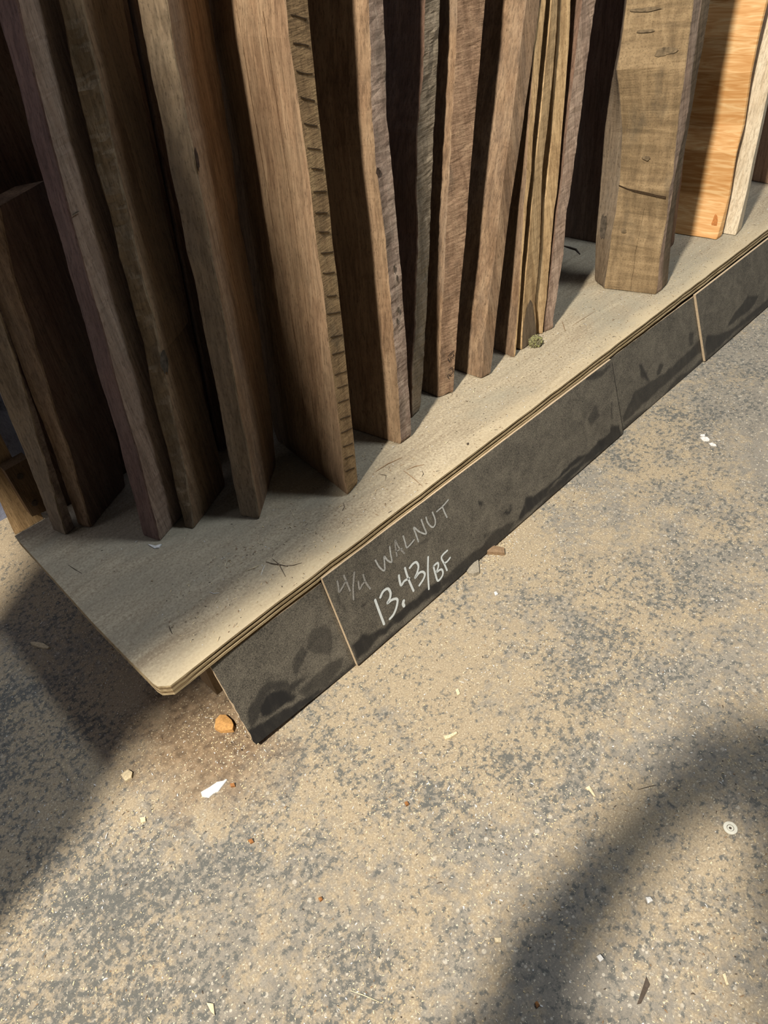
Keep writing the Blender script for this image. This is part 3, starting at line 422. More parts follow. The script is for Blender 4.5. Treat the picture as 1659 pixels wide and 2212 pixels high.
# ---------------------------------------------------------------- platform
k = NT('dusty_plywood_top', 0.85, 0.15)
ob = k.mapped((1, 1, 1))
st = k.noise(k.mapped((0.16, 1, 1), rot=(0, 0, 0.25)), 38, 6, 0.65, 1.0)
fine = k.noise(ob, 260, 4, 0.7); blot = k.noise(k.mapped((0.6, 1, 1)), 7, 5, 0.6, 0.6)
c = k.ramp(st, [(0.3, (0.36, 0.295, 0.21)), (0.5, (0.47, 0.40, 0.29)), (0.72, (0.58, 0.50, 0.365))])
c = k.mix(k.ramp(fine, [(0.38, 0.6), (0.52, 0.0)]), c, (0.24, 0.19, 0.13)); c = k.mix(k.ramp(fine, [(0.58, 0.0), (0.68, 0.6)]), c, (0.72, 0.63, 0.46))
c = k.mix(k.ramp(blot, [(0.45, 0.0), (0.65, 0.55)]), c, (0.36, 0.34, 0.27))
yy = k.n('SeparateXYZ'); k.l(k.tc.outputs['Object'], yy.inputs[0])
edge = k.math('ADD', yy.outputs[1], k.math('MULTIPLY', k.noise(k.mapped((0.5, 1, 1)), 14, 3), 0.09))
c = k.mix(k.ramp(edge, [(0.03, 0.75), (0.085, 0.0)]), c, (0.72, 0.60, 0.40))  # lit band along the front edge, brightened in the colour too
k.color(c); k.bump(k.math('ADD', fine, k.math('MULTIPLY', st, 1.5)), 0.4, 0.0015); M['ply_top'] = k.m
def ply_mat(nm, a, b):
    k = NT(nm, 0.8, 0.15); g = k.noise(k.mapped((0.15, 1, 1)), 220, 4, 0.7); k.color(k.ramp(g, [(0.35, a), (0.65, b)])); k.bump(g, 0.6, 0.002); return k.m
M['ply_a'] = ply_mat('plywood_ply_light', (0.36, 0.27, 0.15), (0.66, 0.53, 0.33)); M['ply_b'] = ply_mat('plywood_ply_dark', (0.14, 0.095, 0.05), (0.32, 0.23, 0.13))
plat = bpy.data.objects.new('platform', None); col.objects.link(plat); plat.location = (0, 0, 0)
tag(plat, 'long low plywood platform the upright boards stand on, top dusty, front left corner chipped', 'platform')
out = [(p[0], p[1]) for p in DATA['shelf']]
out[-1] = (out[-1][0], -0.004)
front = []
x = -0.10
while x < 2.6:
    front.append((x, -0.003 + 0.0016 * noise.noise(Vector((x * 22, 0, 0))))); x += 0.03
poly = out + front + [(2.6, 0.41), (out[0][0], 0.41)]
poly = [(out[0][0], out[0][1])] + poly[1:-1]
def ply_layer(name, z0, z1, mats, inset, seed):
    vs, n = [], len(poly)
    for z in (z1, z0):
        for i, (a, b) in enumerate(poly):
            j = inset * (0.6 + 0.8 * abs(noise.noise(Vector((a * 60, b * 60, seed)))))
            bb = b + (j if b < 0.2 and a > -0.17 else 0); aa = a + (j * .7 if a < -0.15 and b > 0.02 else 0)
            vs.append((aa, bb, z))
    fs = [tuple(range(n)), tuple(range(2 * n - 1, n - 1, -1))] + [(i, n + i, n + (i + 1) % n, (i + 1) % n) for i in range(n)]
    bm = bmesh.new(); vv = [bm.verts.new(q) for q in vs]
    for q in fs: bm.faces.new([vv[i] for i in q])
    bmesh.ops.recalc_face_normals(bm, faces=bm.faces[:])
    me = bpy.data.meshes.new(name); bm.to_mesh(me); bm.free()
    for m_ in mats: me.materials.append(m_)
    for p in me.polygons: p.material_index = 0 if p.normal.z > 0.9 and len(mats) > 1 else len(mats) - 1
    o = bpy.data.objects.new(name, me); col.objects.link(o); o.parent = plat; return o
T = 0.018
zs = [H, H - .0032, H - .0068, H - .0106, H - .0144, H - T]
for i in range(5):
    ply_layer('ply', zs[i + 1] + (0.0002 if i < 4 else 0), zs[i], [M['ply_top'], M['ply_a']] if i == 0 else [M['ply_a'] if i % 2 == 0 else M['ply_b']], [0.0005, 0.0032, 0.0012, 0.0036, 0.001][i], i * 3.1)
JM = wood_face('dusty_joist_wood', (0.26, 0.17, 0.09), (0.42, 0.29, 0.16), (0.52, 0.38, 0.22), seed=11)
for nm, b_ in (('front_rail', (-0.186, 2.5, 0.024, 0.062, 0.080, H - T)), ('back_rail', (-0.150, 2.5, 0.355, 0.393, 0.0, H - T)),
               ('cross_joist', (-0.1125, -0.0745, 0.063, 0.354, 0.0, H - T)), ('cross_joist', (0.50, 0.538, 0.063, 0.354, 0.0, H - T)), ('cross_joist', (1.2, 1.238, 0.063, 0.354, 0.0, H - T))):
    v, fcs = box(*b_); mesh_obj(nm, v, fcs, JM, plat)

# ---------------------------------------------------------------- skirt panels
def skirt_mat():
    k = NT('black_laminate_with_sawdust', 0.55, 0.22)
    ob = k.mapped((1, 1, 1)); fine = k.noise(ob, 650, 3, 0.7); mid_ = k.noise(ob, 26, 5, 0.65, 0.8); 
    at = k.n('Attribute', attribute_name='wiped', attribute_type='GEOMETRY')
    dust = k.math('ADD', k.math('MULTIPLY', fine, 0.85), k.math('MULTIPLY', mid_, 0.30))
    dust = k.ramp(dust, [(0.44, 0.10), (0.74, 1.0)])
    streak = k.noise(k.mapped((1, 1, 0.12), rot=(0, 0.25, 0)), 90, 3, 0.6)
    wipe = k.math('MULTIPLY', at.outputs['Fac'], k.ramp(streak, [(0.25, 0.8), (0.5, 1.0)]))
    dust = k.math('MULTIPLY', dust, k.math('SUBTRACT', 1.0, wipe))
    c = k.mix(dust, (0.020, 0.021, 0.024), (0.27, 0.243, 0.195)); k.color(c)
    rr = k.n('MapRange'); rr.inputs['To Min'].default_value = 0.42; rr.inputs['To Max'].default_value = 0.9; k.l(dust, rr.inputs[0]); k.l(rr.outputs[0], k.b.inputs['Roughness'])
    k.bump(fine, 0.15, 0.0006); return k.m
M['skirt'] = skirt_mat()
M['core'] = flat_mat('panel_core', (0.62, 0.49, 0.34), var=0.15)
HK, BB = 0.167, 0.033
KN = math.sqrt(1 + (BB / HK) ** 2)
UP = Vector((0, BB / HK, 1)) / KN; OUT = Vector((0, -1, BB / HK)) / KN
def pp(x, s, o): return Vector((x, -BB, 0)) + UP * s + OUT * 0 + Vector((0, -o, 0))
def in_poly(x, y, P):
    c = False; j = len(P) - 1
    for i in range(len(P)):
        if (P[i][1] > y) != (P[j][1] > y) and x < (P[j][0] - P[i][0]) * (y - P[i][1]) / (P[j][1] - P[i][1]) + P[i][0]: c = not c
        j = i
    return c
def dist_poly(x, y, P):
    b = 9
    for i in range(len(P)):
        ax, ay = P[i]; bx, by = P[(i + 1) % len(P)]; dx, dy = bx - ax, by - ay
        t = max(0, min(1, ((x - ax) * dx + (y - ay) * dy) / (dx * dx + dy * dy + 1e-12)))
        b = min(b, math.hypot(x - ax - t * dx, y - ay - t * dy))
    return -b if in_poly(x, y, P) else b
PLAB = {'p1': 'short left end skirt panel, black, scuffed, left of the chalk writing',
        'p2': 'long black skirt panel with white handwritten lumber price',
        'p3': 'third black skirt panel, dusty with two hoof-like scuffs',
        'p4': 'rightmost black skirt panel running out of the frame'}
panels = {}
for n in ('p1', 'p2', 'p3', 'p4'):
    q = [list(p) for p in DATA['PN'][n]['q']]; o = DATA['PN'][n]['o']
    if n == 'p4': q[1][0] = q[2][0] = 2.58
    for p in q: p[1] = max(p[1], 0.0012)
    q[3][1] = min(q[3][1], 0.004) if n != 'p1' else q[3][1]
    q[2][1] = min(q[2][1], 0.004)
    rt = bpy.data.objects.new('skirt_panel', None); col.objects.link(rt); tag(rt, PLAB[n], 'skirt panel', 'black skirt panels under the platform edge')
    rt.location = (q[0][0], -BB, 0); L0 = Vector(rt.location)
    W = q[1][0] - q[0][0]; nx = max(8, int(W / 0.0035)); ny = 50
    TL, TR, BR, BL = q
    vs, wv = [], []
    sc_ = DATA['SC'][n]
    bbs = [(min(a[0] for a in s['p']) - .012, max(a[0] for a in s['p']) + .012) for s in sc_]
    for j in range(ny + 1):
        for i in range(nx + 1):
            u, t_ = i / nx, j / ny
            xx = (BL[0] * (1 - u) + BR[0] * u) * (1 - t_) + (TL[0] * (1 - u) + TR[0] * u) * t_
            ss = (BL[1] * (1 - u) + BR[1] * u) * (1 - t_) + (TL[1] * (1 - u) + TR[1] * u) * t_
            edge = 0
            if j == 0 or j == ny: ss += 0.0006 * noise.noise(Vector((xx * 60, j, 3)))
            if (i == 0 and n == 'p1'): xx += 0.003 * noise.noise(Vector((ss * 70, 2, 3)))
            vs.append(pp(xx, ss, o) - L0)
            val = 0
            jx = xx + 0.004 * noise.noise(Vector((xx * 55, ss * 55, 1))); js = ss + 0.004 * noise.noise(Vector((xx * 55, ss * 55, 9)))
            for s_, (b0, b1) in zip(sc_, bbs):
                if b0 < xx < b1:
                    dd = dist_poly(jx, js, s_['p']); val = max(val, s_['a'] * max(0, min(1, 0.5 - dd / 0.0035)))
            val = max(val, 0.8 * max(0, min(1, (0.010 + 0.016 * noise.noise(Vector((xx * 11, 4, n == 'p3'))) - ss) / 0.006)))
            wv.append(val)
    fs = [(j * (nx + 1) + i, j * (nx + 1) + i + 1, (j + 1) * (nx + 1) + i + 1, (j + 1) * (nx + 1) + i) for j in range(ny) for i in range(nx)]
    lam = mesh_obj('laminate_face', vs, fs, M['skirt'], rt)
    a_ = lam.data.attributes.new('wiped', 'FLOAT', 'POINT'); a_.data.foreach_set('value', wv)
    # core board behind the laminate, tan edges
    cv = []
    for off in (-0.0003, -0.0055):
        for (xx, ss) in q: cv.append(pp(xx, ss - (0.0 if off > -.001 else 0), o) - OUT * (-off) - L0)
    cf = [(0, 1, 2, 3), (4, 7, 6, 5), (0, 4, 5, 1), (1, 5, 6, 2), (2, 6, 7, 3), (3, 7, 4, 0)]
    mesh_obj('panel_core', cv, cf, M['core'], rt)
    panels[n] = (rt, q, o, L0)
# writing
M['paint0'] = flat_mat('faded_white_marker', (0.36, 0.35, 0.33), var=0.35, scale=500); M['paint1'] = flat_mat('white_marker', (0.50, 0.51, 0.50), var=0.3, scale=500)
M['paint2'] = flat_mat('bright_white_marker', (0.80, 0.86, 0.88), var=0.08, scale=500)
def stroke(pts, wd, origin, parent, mat, name, frame, lift=0.0006, thick=0.0003):
    # smooth polyline into flat ribbon with round ends; frame=(U,V,N,place)
    P = [Vector((a, b)) for a, b in pts]
    if len(P) > 2:
        Q = []
        for i in range(len(P) - 1):
            p0, p1, p2, p3 = P[max(i - 1, 0)], P[i], P[i + 1], P[min(i + 2, len(P) - 1)]
            for s in range(6):
                t = s / 6; Q.append(0.5 * ((2 * p1) + (p2 - p0) * t + (2 * p0 - 5 * p1 + 4 * p2 - p3) * t * t + (3 * p1 - p0 - 3 * p2 + p3) * t ** 3))
        Q.append(P[-1]); P = Q
    vs, fs = [], []
    n = len(P)
    for i, p in enumerate(P):
        t = (P[min(i + 1, n - 1)] - P[max(i - 1, 0)]); t = t.normalized() if t.length > 1e-9 else Vector((1, 0)); nn = Vector((-t.y, t.x)) * wd * 0.5
        for s in (-1, 1): vs.append((p + nn * s))
    m_ = 2 * n
    for i in range(n - 1): fs.append((2 * i, 2 * i + 1, 2 * i + 3, 2 * i + 2))
    for end, pi, sg in ((0, 0, -1), (1, n - 1, 1)):
        p = P[pi]; t = (P[1] - P[0]) if pi == 0 else (P[-1] - P[-2]); t.normalize(); nn = Vector((-t.y, t.x))
        b0 = len(vs); 
        for a in range(1, 6):
            an = math.pi * a / 6; vs.append(p + nn * math.cos(an) * wd * .5 + t * sg * math.sin(an) * wd * .5)
        fs.append((2 * pi + 1,) + tuple(range(b0, b0 + 5)) + (2 * pi,))
    return mesh_obj(name, [frame(a.x, a.y) - origin for a in vs], fs, mat, parent)
rt, q, o, L0 = panels['p2']
wr = {}
for it in DATA['LT']:
    # marker width given in photo pixels of about half a millimetre
    stroke(it['p'], it['w'] * 0.00062, L0, rt, M['paint%d' % it['c']], 'marker_stroke', lambda a, b: pp(a, b, o) + OUT * 0.0006)
tag(rt, 'long black skirt panel with the white handwriting 4/4 WALNUT 13.43/BF', 'skirt panel', 'black skirt panels under the platform edge')

# ---------------------------------------------------------------- boards
ZT = 1.30; ZC = 0.80
def arris(path, zs_):
    P = np.array(path); z = P[:, 2]
    top = P[-1]; m_ = (P[-1] - P[0]) / (P[-1][2] - P[0][2])
    lo_ = P[max(0, len(P) - 4)] if len(P) > 3 else P[0]
    res = []
    for zz in zs_:
        if zz <= top[2]: res.append((np.interp(zz, z, P[:, 0]), np.interp(zz, z, P[:, 1])))
        else:
            res.append((top[0] + (zz - top[2]) * 0.15, top[1] + (zz - top[2]) * 0.05))
    return res
def smooth_path(pth, ns):
    a = np.array(pth)
    return a
def board(name, label, ring_fn, mats, face_m, wob=0.0012, ztop=ZT, n=150, seed=0, base=H, cat='board', rough_edge=None, corner=0.0016, nick=True):
    """ring_fn(z)-> list of outline corners ccw seen from above; face_m[i] material of side i->i+1"""
    zs_ = [base + 0.0015] + [base + 0.006 + (ztop - base - .006) * i / n for i in range(n + 1)] if ztop < ZC + .03 else [base + 0.0015] + [base + 0.006 + (ZC - base) * i / n for i in range(n)] + [ZC + 0.02 + (ztop - ZC) * i / 16 for i in range(17)]
    rings = ring_fn(zs_)
    foot = rings[0]; cx = sum(p[0] for p in foot) / len(foot); cy = sum(p[1] for p in foot) / len(foot)
    vs, fs, mi = [], [], []; nc = len(foot)
    # each corner split into two points (small bevel), each side gets 2 inner points for unevenness
    per = 0
    for zi, (z, R) in enumerate(zip(zs_, rings)):
        pts = []
        for i in range(nc):
            a, b_ = Vector(R[i]), Vector(R[(i + 1) % nc]); e = b_ - a; L_ = e.length; e = e / max(L_, 1e-6)
            nrm = Vector((e.y, -e.x))
            cb = min(corner, L_ * 0.25)
            for t, amt in ((cb, 1), (L_ * 0.35, .6), (L_ * 0.68, .6), (L_ - cb, 1)):
                nz = noise.noise(Vector((seed * 7.3 + i * 3.1 + t * 30, z * 26, seed))) * wob + noise.noise(Vector((seed + i + t * 50, z * 110, 5))) * wob * 0.5
                re = (rough_edge or {}).get(i, 0)
                if re: nz += noise.noise(Vector((seed + t * 60, z * 55, 2))) * re + noise.noise(Vector((seed + t * 100, z * 260, 8))) * re * .5
                pts.append(a + e * t + nrm * nz)
        if zi == 0:  # ends slightly eased
            c0 = Vector((cx, cy)); pts = [c0 + (p - c0) * 0.985 for p in pts]
        per = len(pts)
        for i_, p in enumerate(pts):
            zz = z
            if zi == 0 and nick: zz = base + 0.0012 + 0.004 * max(0, noise.noise(Vector((p.x * 90, p.y * 90, seed))))
            vs.append((p.x - cx, p.y - cy, zz - base))
    for zi in range(len(zs_) - 1):
        for i in range(per):
            a, b_ = zi * per + i, zi * per + (i + 1) % per
            fs.append((a, b_, b_ + per, a + per)); mi.append(face_m[i // 4])
    fs.append(tuple(range(per - 1, -1, -1))); mi.append(0)
    tp = (len(zs_) - 1) * per; fs.append(tuple(range(tp, tp + per))); mi.append(0)
    o = mesh_obj(name, vs, fs, mats, None, mi, False, (cx, cy, base))
    tag(o, label, cat, 'upright boards on the platform')
    return o
def ringsA(d_, wid=None):
    def fn(zs_):
        L, Mm, R = arris(d_['L'], zs_), arris(d_['M'], zs_), arris(d_['R'], zs_)
        out_ = []
        for a, m_, r_ in zip(L, Mm, R):
            out_.append([m_, r_, (r_[0] + a[0] - m_[0], r_[1] + a[1] - m_[1]), a])
        return out_
    return fn
def ringsD(d_):
    W = d_['W']; dx, dy = d_['d'][0] * W, d_['d'][1] * W
    def fn(zs_):
        Mm, R = arris(d_['M'], zs_), arris(d_['R'], zs_)
        out_ = []
        for m_, r_ in zip(Mm, R):
            if r_[0] - m_[0] < 0.006: r_ = (m_[0] + 0.006, r_[1])
            out_.append([m_, r_, (r_[0] + dx, r_[1] + dy), (m_[0] + dx, m_[1] + dy)])
        return out_
    return fn
B = DATA['B']
# side order: 0 = front/right face M->R, 1 = hidden right, 2 = back, 3 = left face (L->M)
spec = {
 'b1': ('grey brown board with a split gnarled edge, leftmost of the upright boards', ['olive', 'rough'], [1, 0, 0, 0], {0: .0016}, .0015),
 'b2': ('tan edged dark board, second from the left end of the row', ['walnut2', 'walnutd'], [1, 0, 0, 0], {}, .0015),
 'b3': ('maroon sided board with a pale dusty front, foot on crushed white shaving', ['maroon', 'palewal'], [1, 0, 0, 0], {}, .0012),
 'b4': ('brown board with a ragged golden middle corner, just right of the maroon sided board', ['olive', 'walnut'], [1, 0, 0, 0], {3: .0022}, .0015),
 'b5': ('broad dark board with a pale streak, just left of the big saw-marked board', ['olive', 'walnut2'], [1, 0, 0, 0], {}, .0012),
 'b6': ('big wide tan walnut board with black saw marks along its edge', ['walnut', 'sawn'], [1, 0, 0, 0], {}, .0004),
 'b7': ('thick board with a weathered rough edge and chipped foot, right of the big saw-marked board', ['walnut', 'rough'], [1, 0, 0, 0], {0: .0010}, .0012),
 'b8': ('greenish grey ripple-sawn board set back between two brown boards', ['walnutd', 'green'], [1, 0, 0, 0], {0: .0014}, .0008),
 'b9': ('rough sawn brown board with black marker digits near its foot', ['walnut2', 'sawn2'], [1, 0, 0, 0], {0: .0012}, .0008),
 'b10': ('square edged reddish brown board with fine straight grain, right of the board with digits', ['walnut2', 'walnut2'], [1, 0, 0, 0], {}, .0006),
 'b11': ('thin tan board with a narrow bright edge, foot cut at a slant', ['walnut2', 'gold'], [1, 0, 0, 0], {}, .0006),
 'b12': ('golden brown thin board with a decayed hollow at its foot', ['gold', 'gold'], [1, 0, 0, 0], {}, .0008),
 'b13': ('thin golden board tapering to a point at its foot', ['gold', 'gold'], [1, 0, 0, 1], {}, .0008),
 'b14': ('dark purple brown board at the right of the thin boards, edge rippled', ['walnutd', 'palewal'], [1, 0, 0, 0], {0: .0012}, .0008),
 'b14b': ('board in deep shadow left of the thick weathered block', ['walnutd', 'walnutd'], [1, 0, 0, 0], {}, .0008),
 'b15': ('narrow dark board peeking out right behind the thick weathered block', ['walnutd', 'walnutd'], [1, 0, 0, 0], {}, .0008),
 'b16': ('orange curly figured board with fine ripples', ['maple', 'maple'], [1, 0, 0, 0], {}, .0003),
 'b17': ('cream white smooth board right of the orange curly board', ['pale', 'pale'], [1, 0, 0, 0], {}, .0003),
 'b18': ('pinkish tan board at the right edge of the frame', ['pink', 'pink'], [1, 0, 0, 0], {}, .0004),
}
obs = {}
for i, (n, (lab, ms, fm, re, wob)) in enumerate(spec.items()):
    d_ = B[n]
    fn = ringsA(d_) if d_['kind'] == 'A' else ringsD(d_)
    side = fm if d_['kind'] == 'D' else fm
    kw = {}
    if n == 'b2': kw['ztop'] = 0.635
    obs[n] = board('board', lab, fn, [M[x] for x in ms], side, wob, seed=i * 1.7 + 1, rough_edge=re, **kw)
X = DATA['X']['block']
def fnX(zs_):
    P = [arris(p, zs_) for p in X['paths']]
    out_ = []
    for a, b_, c_, e_ in zip(*P):
        ux, uy = (e_[0] - a[0]), (e_[1] - a[1]); L_ = math.hypot(ux, uy); nx_, ny_ = -uy / L_, ux / L_
        out_.append([a, b_, c_, e_, (e_[0] + nx_ * .035, e_[1] + ny_ * .035), (a[0] + nx_ * .035, a[1] + ny_ * .035)])
    return out_
blk = board('board', 'thick wide weathered block-like board with a crosswise crack, right of the thin boards', fnX, [M['wane'], M['block'], M['palewal']], [0, 1, 2, 0, 0, 0], .0012, seed=33.3)
obs['blk'] = blk

def face_point(path_a, path_b, t, z, base_o, out=0.0012):
    a = arris(path_a, [z])[0]; b_ = arris(path_b, [z])[0]
    p = Vector((a[0] + (b_[0] - a[0]) * t, a[1] + (b_[1] - a[1]) * t, z)); e = Vector((b_[0] - a[0], b_[1] - a[1], 0)).normalized()
    return p + Vector((e.y, -e.x, 0)) * out - Vector(base_o.location)
# saw kerfs across the edge of the big board
bo = obs['b6']; d6 = B['b6']
kz = [0.222, .243, .262, .285, .306, .331, .352, .372, .401, .424, .455, .478, .507, .531, .556, .578, .601, .626, .648, .672, .697, .722, .748, .772]
for zz in kz:
    a0 = 0.12 + 0.1 * rnd.random(); a1 = 0.8 + 0.15 * rnd.random(); th = 0.0008 + 0.0006 * rnd.random()
    pts = []
    for s in range(4):
        t = a0 + (a1 - a0) * s / 3; z_ = zz + 0.004 - 0.008 * s / 3 + rnd.uniform(-.0006, .0006)
        for dz in (-th / 2, th / 2):
            for ou in (-0.002, 0.0008): pts.append(face_point(d6['M'], d6['R'], t, z_ + dz, bo, ou))
    fs = []
    for s in range(3):
        a = s * 4; b_ = a + 4
        fs += [(a + 1, a + 3, b_ + 3, b_ + 1), (a, a + 1, b_ + 1, b_), (a + 3, a + 2, b_ + 2, b_ + 3)]
    mesh_obj('saw_kerf', pts, fs, M['kerf'], bo)
# handwritten digits on the rough sawn board
bo = obs['b9']; d9 = B['b9']
def fr9(a, b_): return face_point(d9['M'], d9['R'], a, b_, bo, 0.0026) + Vector(bo.location)
Z9 = ([-860, -840, -820, -800, -780, -760, -740, -700], [.180, .196, .212, .228, .244, .260, .275, .305])
def z9(py): return float(np.interp(-py, Z9[0], Z9[1]))
def digit(pxs):
    # crop is 13.01 px per photo px from (920,700)
    pts = []
    for x_, y_ in pxs:
        X_, Y_ = 920 + x_ / 13.01, 700 + y_ / 13.01
        z_ = z9(Y_); l_ = 947 + (852 - Y_) * 0.048; r_ = 981 + (852 - Y_) * 0.075
        pts.append(((X_ - l_) / (r_ - l_), z_))
    P = [fr9(a, b_) for a, b_ in pts]
    vs, fs = [], []
    for i, p in enumerate(P):
        t = (P[min(i + 1, len(P) - 1)] - P[max(0, i - 1)]).normalized(); nn = t.cross(Vector((0, -1, 0))).normalized() * 0.00095
        vs += [p - nn - Vector(bo.location), p + nn - Vector(bo.location)]
    fs = [(2 * i, 2 * i + 1, 2 * i + 3, 2 * i + 2) for i in range(len(P) - 1)]
    mesh_obj('marker_digit', vs, fs, M['ink'], bo)
digit([(625, 870), (700, 810), (790, 770)])
digit([(625, 920), (625, 980), (655, 1015), (690, 1000), (695, 930), (730, 940), (765, 940), (775, 880), (760, 850)])
digit([(640, 1250), (700, 1225), (760, 1240)])
digit([(745, 1270), (760, 1340), (735, 1400), (680, 1430), (640, 1395), (610, 1400), (610, 1470), (640, 1500)])
d12 = B['b12']; b12 = obs['b12']
hp = [(.04, .187), (.02, .215), (.10, .238), (.30, .262), (.52, .272), (.74, .262), (.82, .235), (.90, .21), (.93, .188)]
hv = [face_point(d12['M'], d12['R'], a, z_, b12, 0.0012) for a, z_ in hp] + [face_point(d12['M'], d12['R'], .5, .22, b12, 0.0014)]
mesh_obj('decayed_hollow', hv, [(i, (i + 1) % 9, 9) for i in range(9)], M['wane'], b12)
# crack and split in the block
px = X['paths']
def strip(parent, pa, pb, pts, wd, mat, name):
    P = [face_point(pa, pb, t, z, parent, 0.0021) for t, z in pts]; vs = []
    for i, p in enumerate(P):
        t = (P[min(i + 1, len(P) - 1)] - P[max(0, i - 1)]).normalized(); nn = t.cross(Vector((0.5, -0.85, 0))).normalized() * wd / 2 * (0.5 + rnd.random())
        vs += [p - nn, p + nn]
    fs = [(2 * i, 2 * i + 1, 2 * i + 3, 2 * i + 2) for i in range(len(P) - 1)]
    return mesh_obj(name, vs, fs, mat, parent)
strip(blk, px[1], px[2], [(0.02, .378), (.2, .374), (.35, .372), (.5, .371), (.65, .370), (.8, .3685), (.97, .368)], .0035, M['kerf'], 'cross_crack')
strip(blk, px[1], px[2], [(.53, .190), (.52, .21), (.535, .235), (.53, .26), (.55, .285), (.56, .31), (.57, .345)], .0022, M['kerf'], 'end_split')

# ---------------------------------------------------------------- things behind the platform at the left
v, fcs = box(-0.02, 0.02, -0.045, 0.045, 0, 2.2)
def post(x, y, rz, sx, sy, h, mat, label, name='stud', z0=0.0, cat='stud'):
    bm = bmesh.new(); bmesh.ops.create_cube(bm, size=1.0)
    for q_ in bm.verts: q_.co = Vector((q_.co.x * sx, q_.co.y * sy, (q_.co.z + .5) * h))
    bmesh.ops.bevel(bm, geom=bm.edges[:], offset=min(sx, sy, h) * 0.12, segments=2, affect='EDGES')
    me = bpy.data.meshes.new(name); bm.to_mesh(me); bm.free(); me.materials.append(mat)
    o = bpy.data.objects.new(name, me); col.objects.link(o); o.location = (x, y, z0); o.rotation_euler = (0, 0, rz); tag(o, label, cat); return o
PINE = wood_face('pine_stud', (0.34, 0.22, 0.11), (0.50, 0.34, 0.18), (0.62, 0.45, 0.26), grey=0.1, seed=12.5)
PINED = wood_face('brown_pine_block', (0.11, 0.065, 0.03), (0.17, 0.10, 0.05), (0.24, 0.15, 0.08), grey=0.1, seed=13.5)
def ring(r0, r1, z0, z1, n=40):
    vs, fs = [], []
    for a in range(n):
        an = 2 * math.pi * a / n
        for r_, z in ((r0, z0), (r1, z0), (r1, z1), (r0, z1)): vs.append((r_ * math.cos(an), r_ * math.sin(an), z))
    for a in range(n):
        b_ = (a + 1) % n
        for j in range(4): fs.append((a * 4 + j, b_ * 4 + j, b_ * 4 + (j + 1) % 4, a * 4 + (j + 1) % 4))
    return vs, fs
# leaning pine stud against the wall, with a brown cleat screwed to it
PX = DATA['pine']
def fnP(zs_):
    out_ = []
    for a, m_, r_ in zip(arris(PX['L'], zs_), arris(PX['M'], zs_), arris(PX['R'], zs_)):
        out_.append([m_, r_, (r_[0] + a[0] - m_[0], r_[1] + abs(a[1] - m_[1])), (a[0], a[1])])
    return out_
pine = board('stud', 'pale pine stud with a rounded lit edge against the blue wall, far left', fnP, [PINE, PINE], [1, 0, 0, 0], .0006, ztop=1.5, seed=51, base=0.0, cat='stud')
del pine['group']
C4 = [Vector(p) for p in DATA['cleat']]
off = Vector((0, 0.030, 0)); nrm_o = Vector(pine.location)
cv = [p - nrm_o for p in C4] + [p + off - nrm_o for p in C4]
cl = mesh_obj('cleat', cv, [(0, 1, 2, 3), (4, 7, 6, 5), (0, 4, 5, 1), (1, 5, 6, 2), (2, 6, 7, 3), (3, 7, 4, 0)], PINED, pine)
for u, v_ in ((.42, .22), (.45, .78)):
    c = (C4[0] * (1 - u) + C4[1] * u) * (1 - v_) + (C4[3] * (1 - u) + C4[2] * u) * v_
    a, b_ = ring(0.0001, 0.006, 0, 0.001, 16)
    mesh_obj('screw_hole', [(c.x + x - nrm_o.x, c.y - .0004 - z - nrm_o.y, c.z + y - nrm_o.z) for x, y, z in a], b_, M['c_dark'], cl)
# boards seen only through the gaps, mostly dark fillers added to blacken them
for i, (xa, xb, y_, lab) in enumerate(((-0.044, 0.076, 0.350, 'dark filler board added to darken the gap behind the maroon sided board'), (0.079, 0.195, 0.345, 'dark filler board added to darken the gap behind the broad dark board with the pale streak'),
        (-0.175, -0.047, 0.440, 'taller board in the dark behind the short cut-off board'), (0.47, 0.60, 0.365, 'dark filler board added to darken the gap behind the square edged reddish board'), (0.62, 0.78, 0.37, 'dark filler board added to darken the gap behind the thin golden boards'),
        (0.80, 0.98, 0.375, 'dark filler board added to darken the gap right of the dark purple brown board'))):
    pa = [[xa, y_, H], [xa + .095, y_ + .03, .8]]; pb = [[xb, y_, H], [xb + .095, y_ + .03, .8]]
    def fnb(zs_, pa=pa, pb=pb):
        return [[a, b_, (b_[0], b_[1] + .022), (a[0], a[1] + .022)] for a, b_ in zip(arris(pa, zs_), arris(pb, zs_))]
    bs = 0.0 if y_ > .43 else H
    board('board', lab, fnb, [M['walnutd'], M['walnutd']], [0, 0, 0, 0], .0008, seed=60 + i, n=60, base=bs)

# marks on the boards: knots, stains, grooves
def patch(o, pa, pb, t, z, w_, h_, mat, name, out=0.0016, seed=1):
    c = face_point(pa, pb, t, z, o, out); a = face_point(pa, pb, t + 0.02, z, o, out); U = (a - c).normalized(); Vv = Vector((0.13, 0.05, 1)).normalized()
    vs = [c]; n_ = 14
    for i in range(n_):
        an = 2 * math.pi * i / n_; k_ = 1 + 0.45 * noise.noise(Vector((math.cos(an) * 1.6 + seed * 5, math.sin(an) * 1.6, seed)))
        vs.append(c + U * math.cos(an) * w_ * k_ * .5 + Vv * math.sin(an) * h_ * k_ * .5)
    mesh_obj(name, vs, [(0, i + 1, (i + 1) % n_ + 1) for i in range(n_)], mat, o)
def leftpath(d_): return [[p[0] + d_['d'][0] * d_['W'], p[1] + d_['d'][1] * d_['W'], p[2]] for p in d_['M']]
M['stain2'] = flat_mat('brown_stain', (0.19, 0.14, 0.085), var=0.5, scale=150); M['stain'] = flat_mat('dark_stain', (0.10, 0.08, 0.06), var=0.5, scale=150); M['knot'] = flat_mat('dark_knot', (0.06, 0.04, 0.03), var=0.6, scale=200)
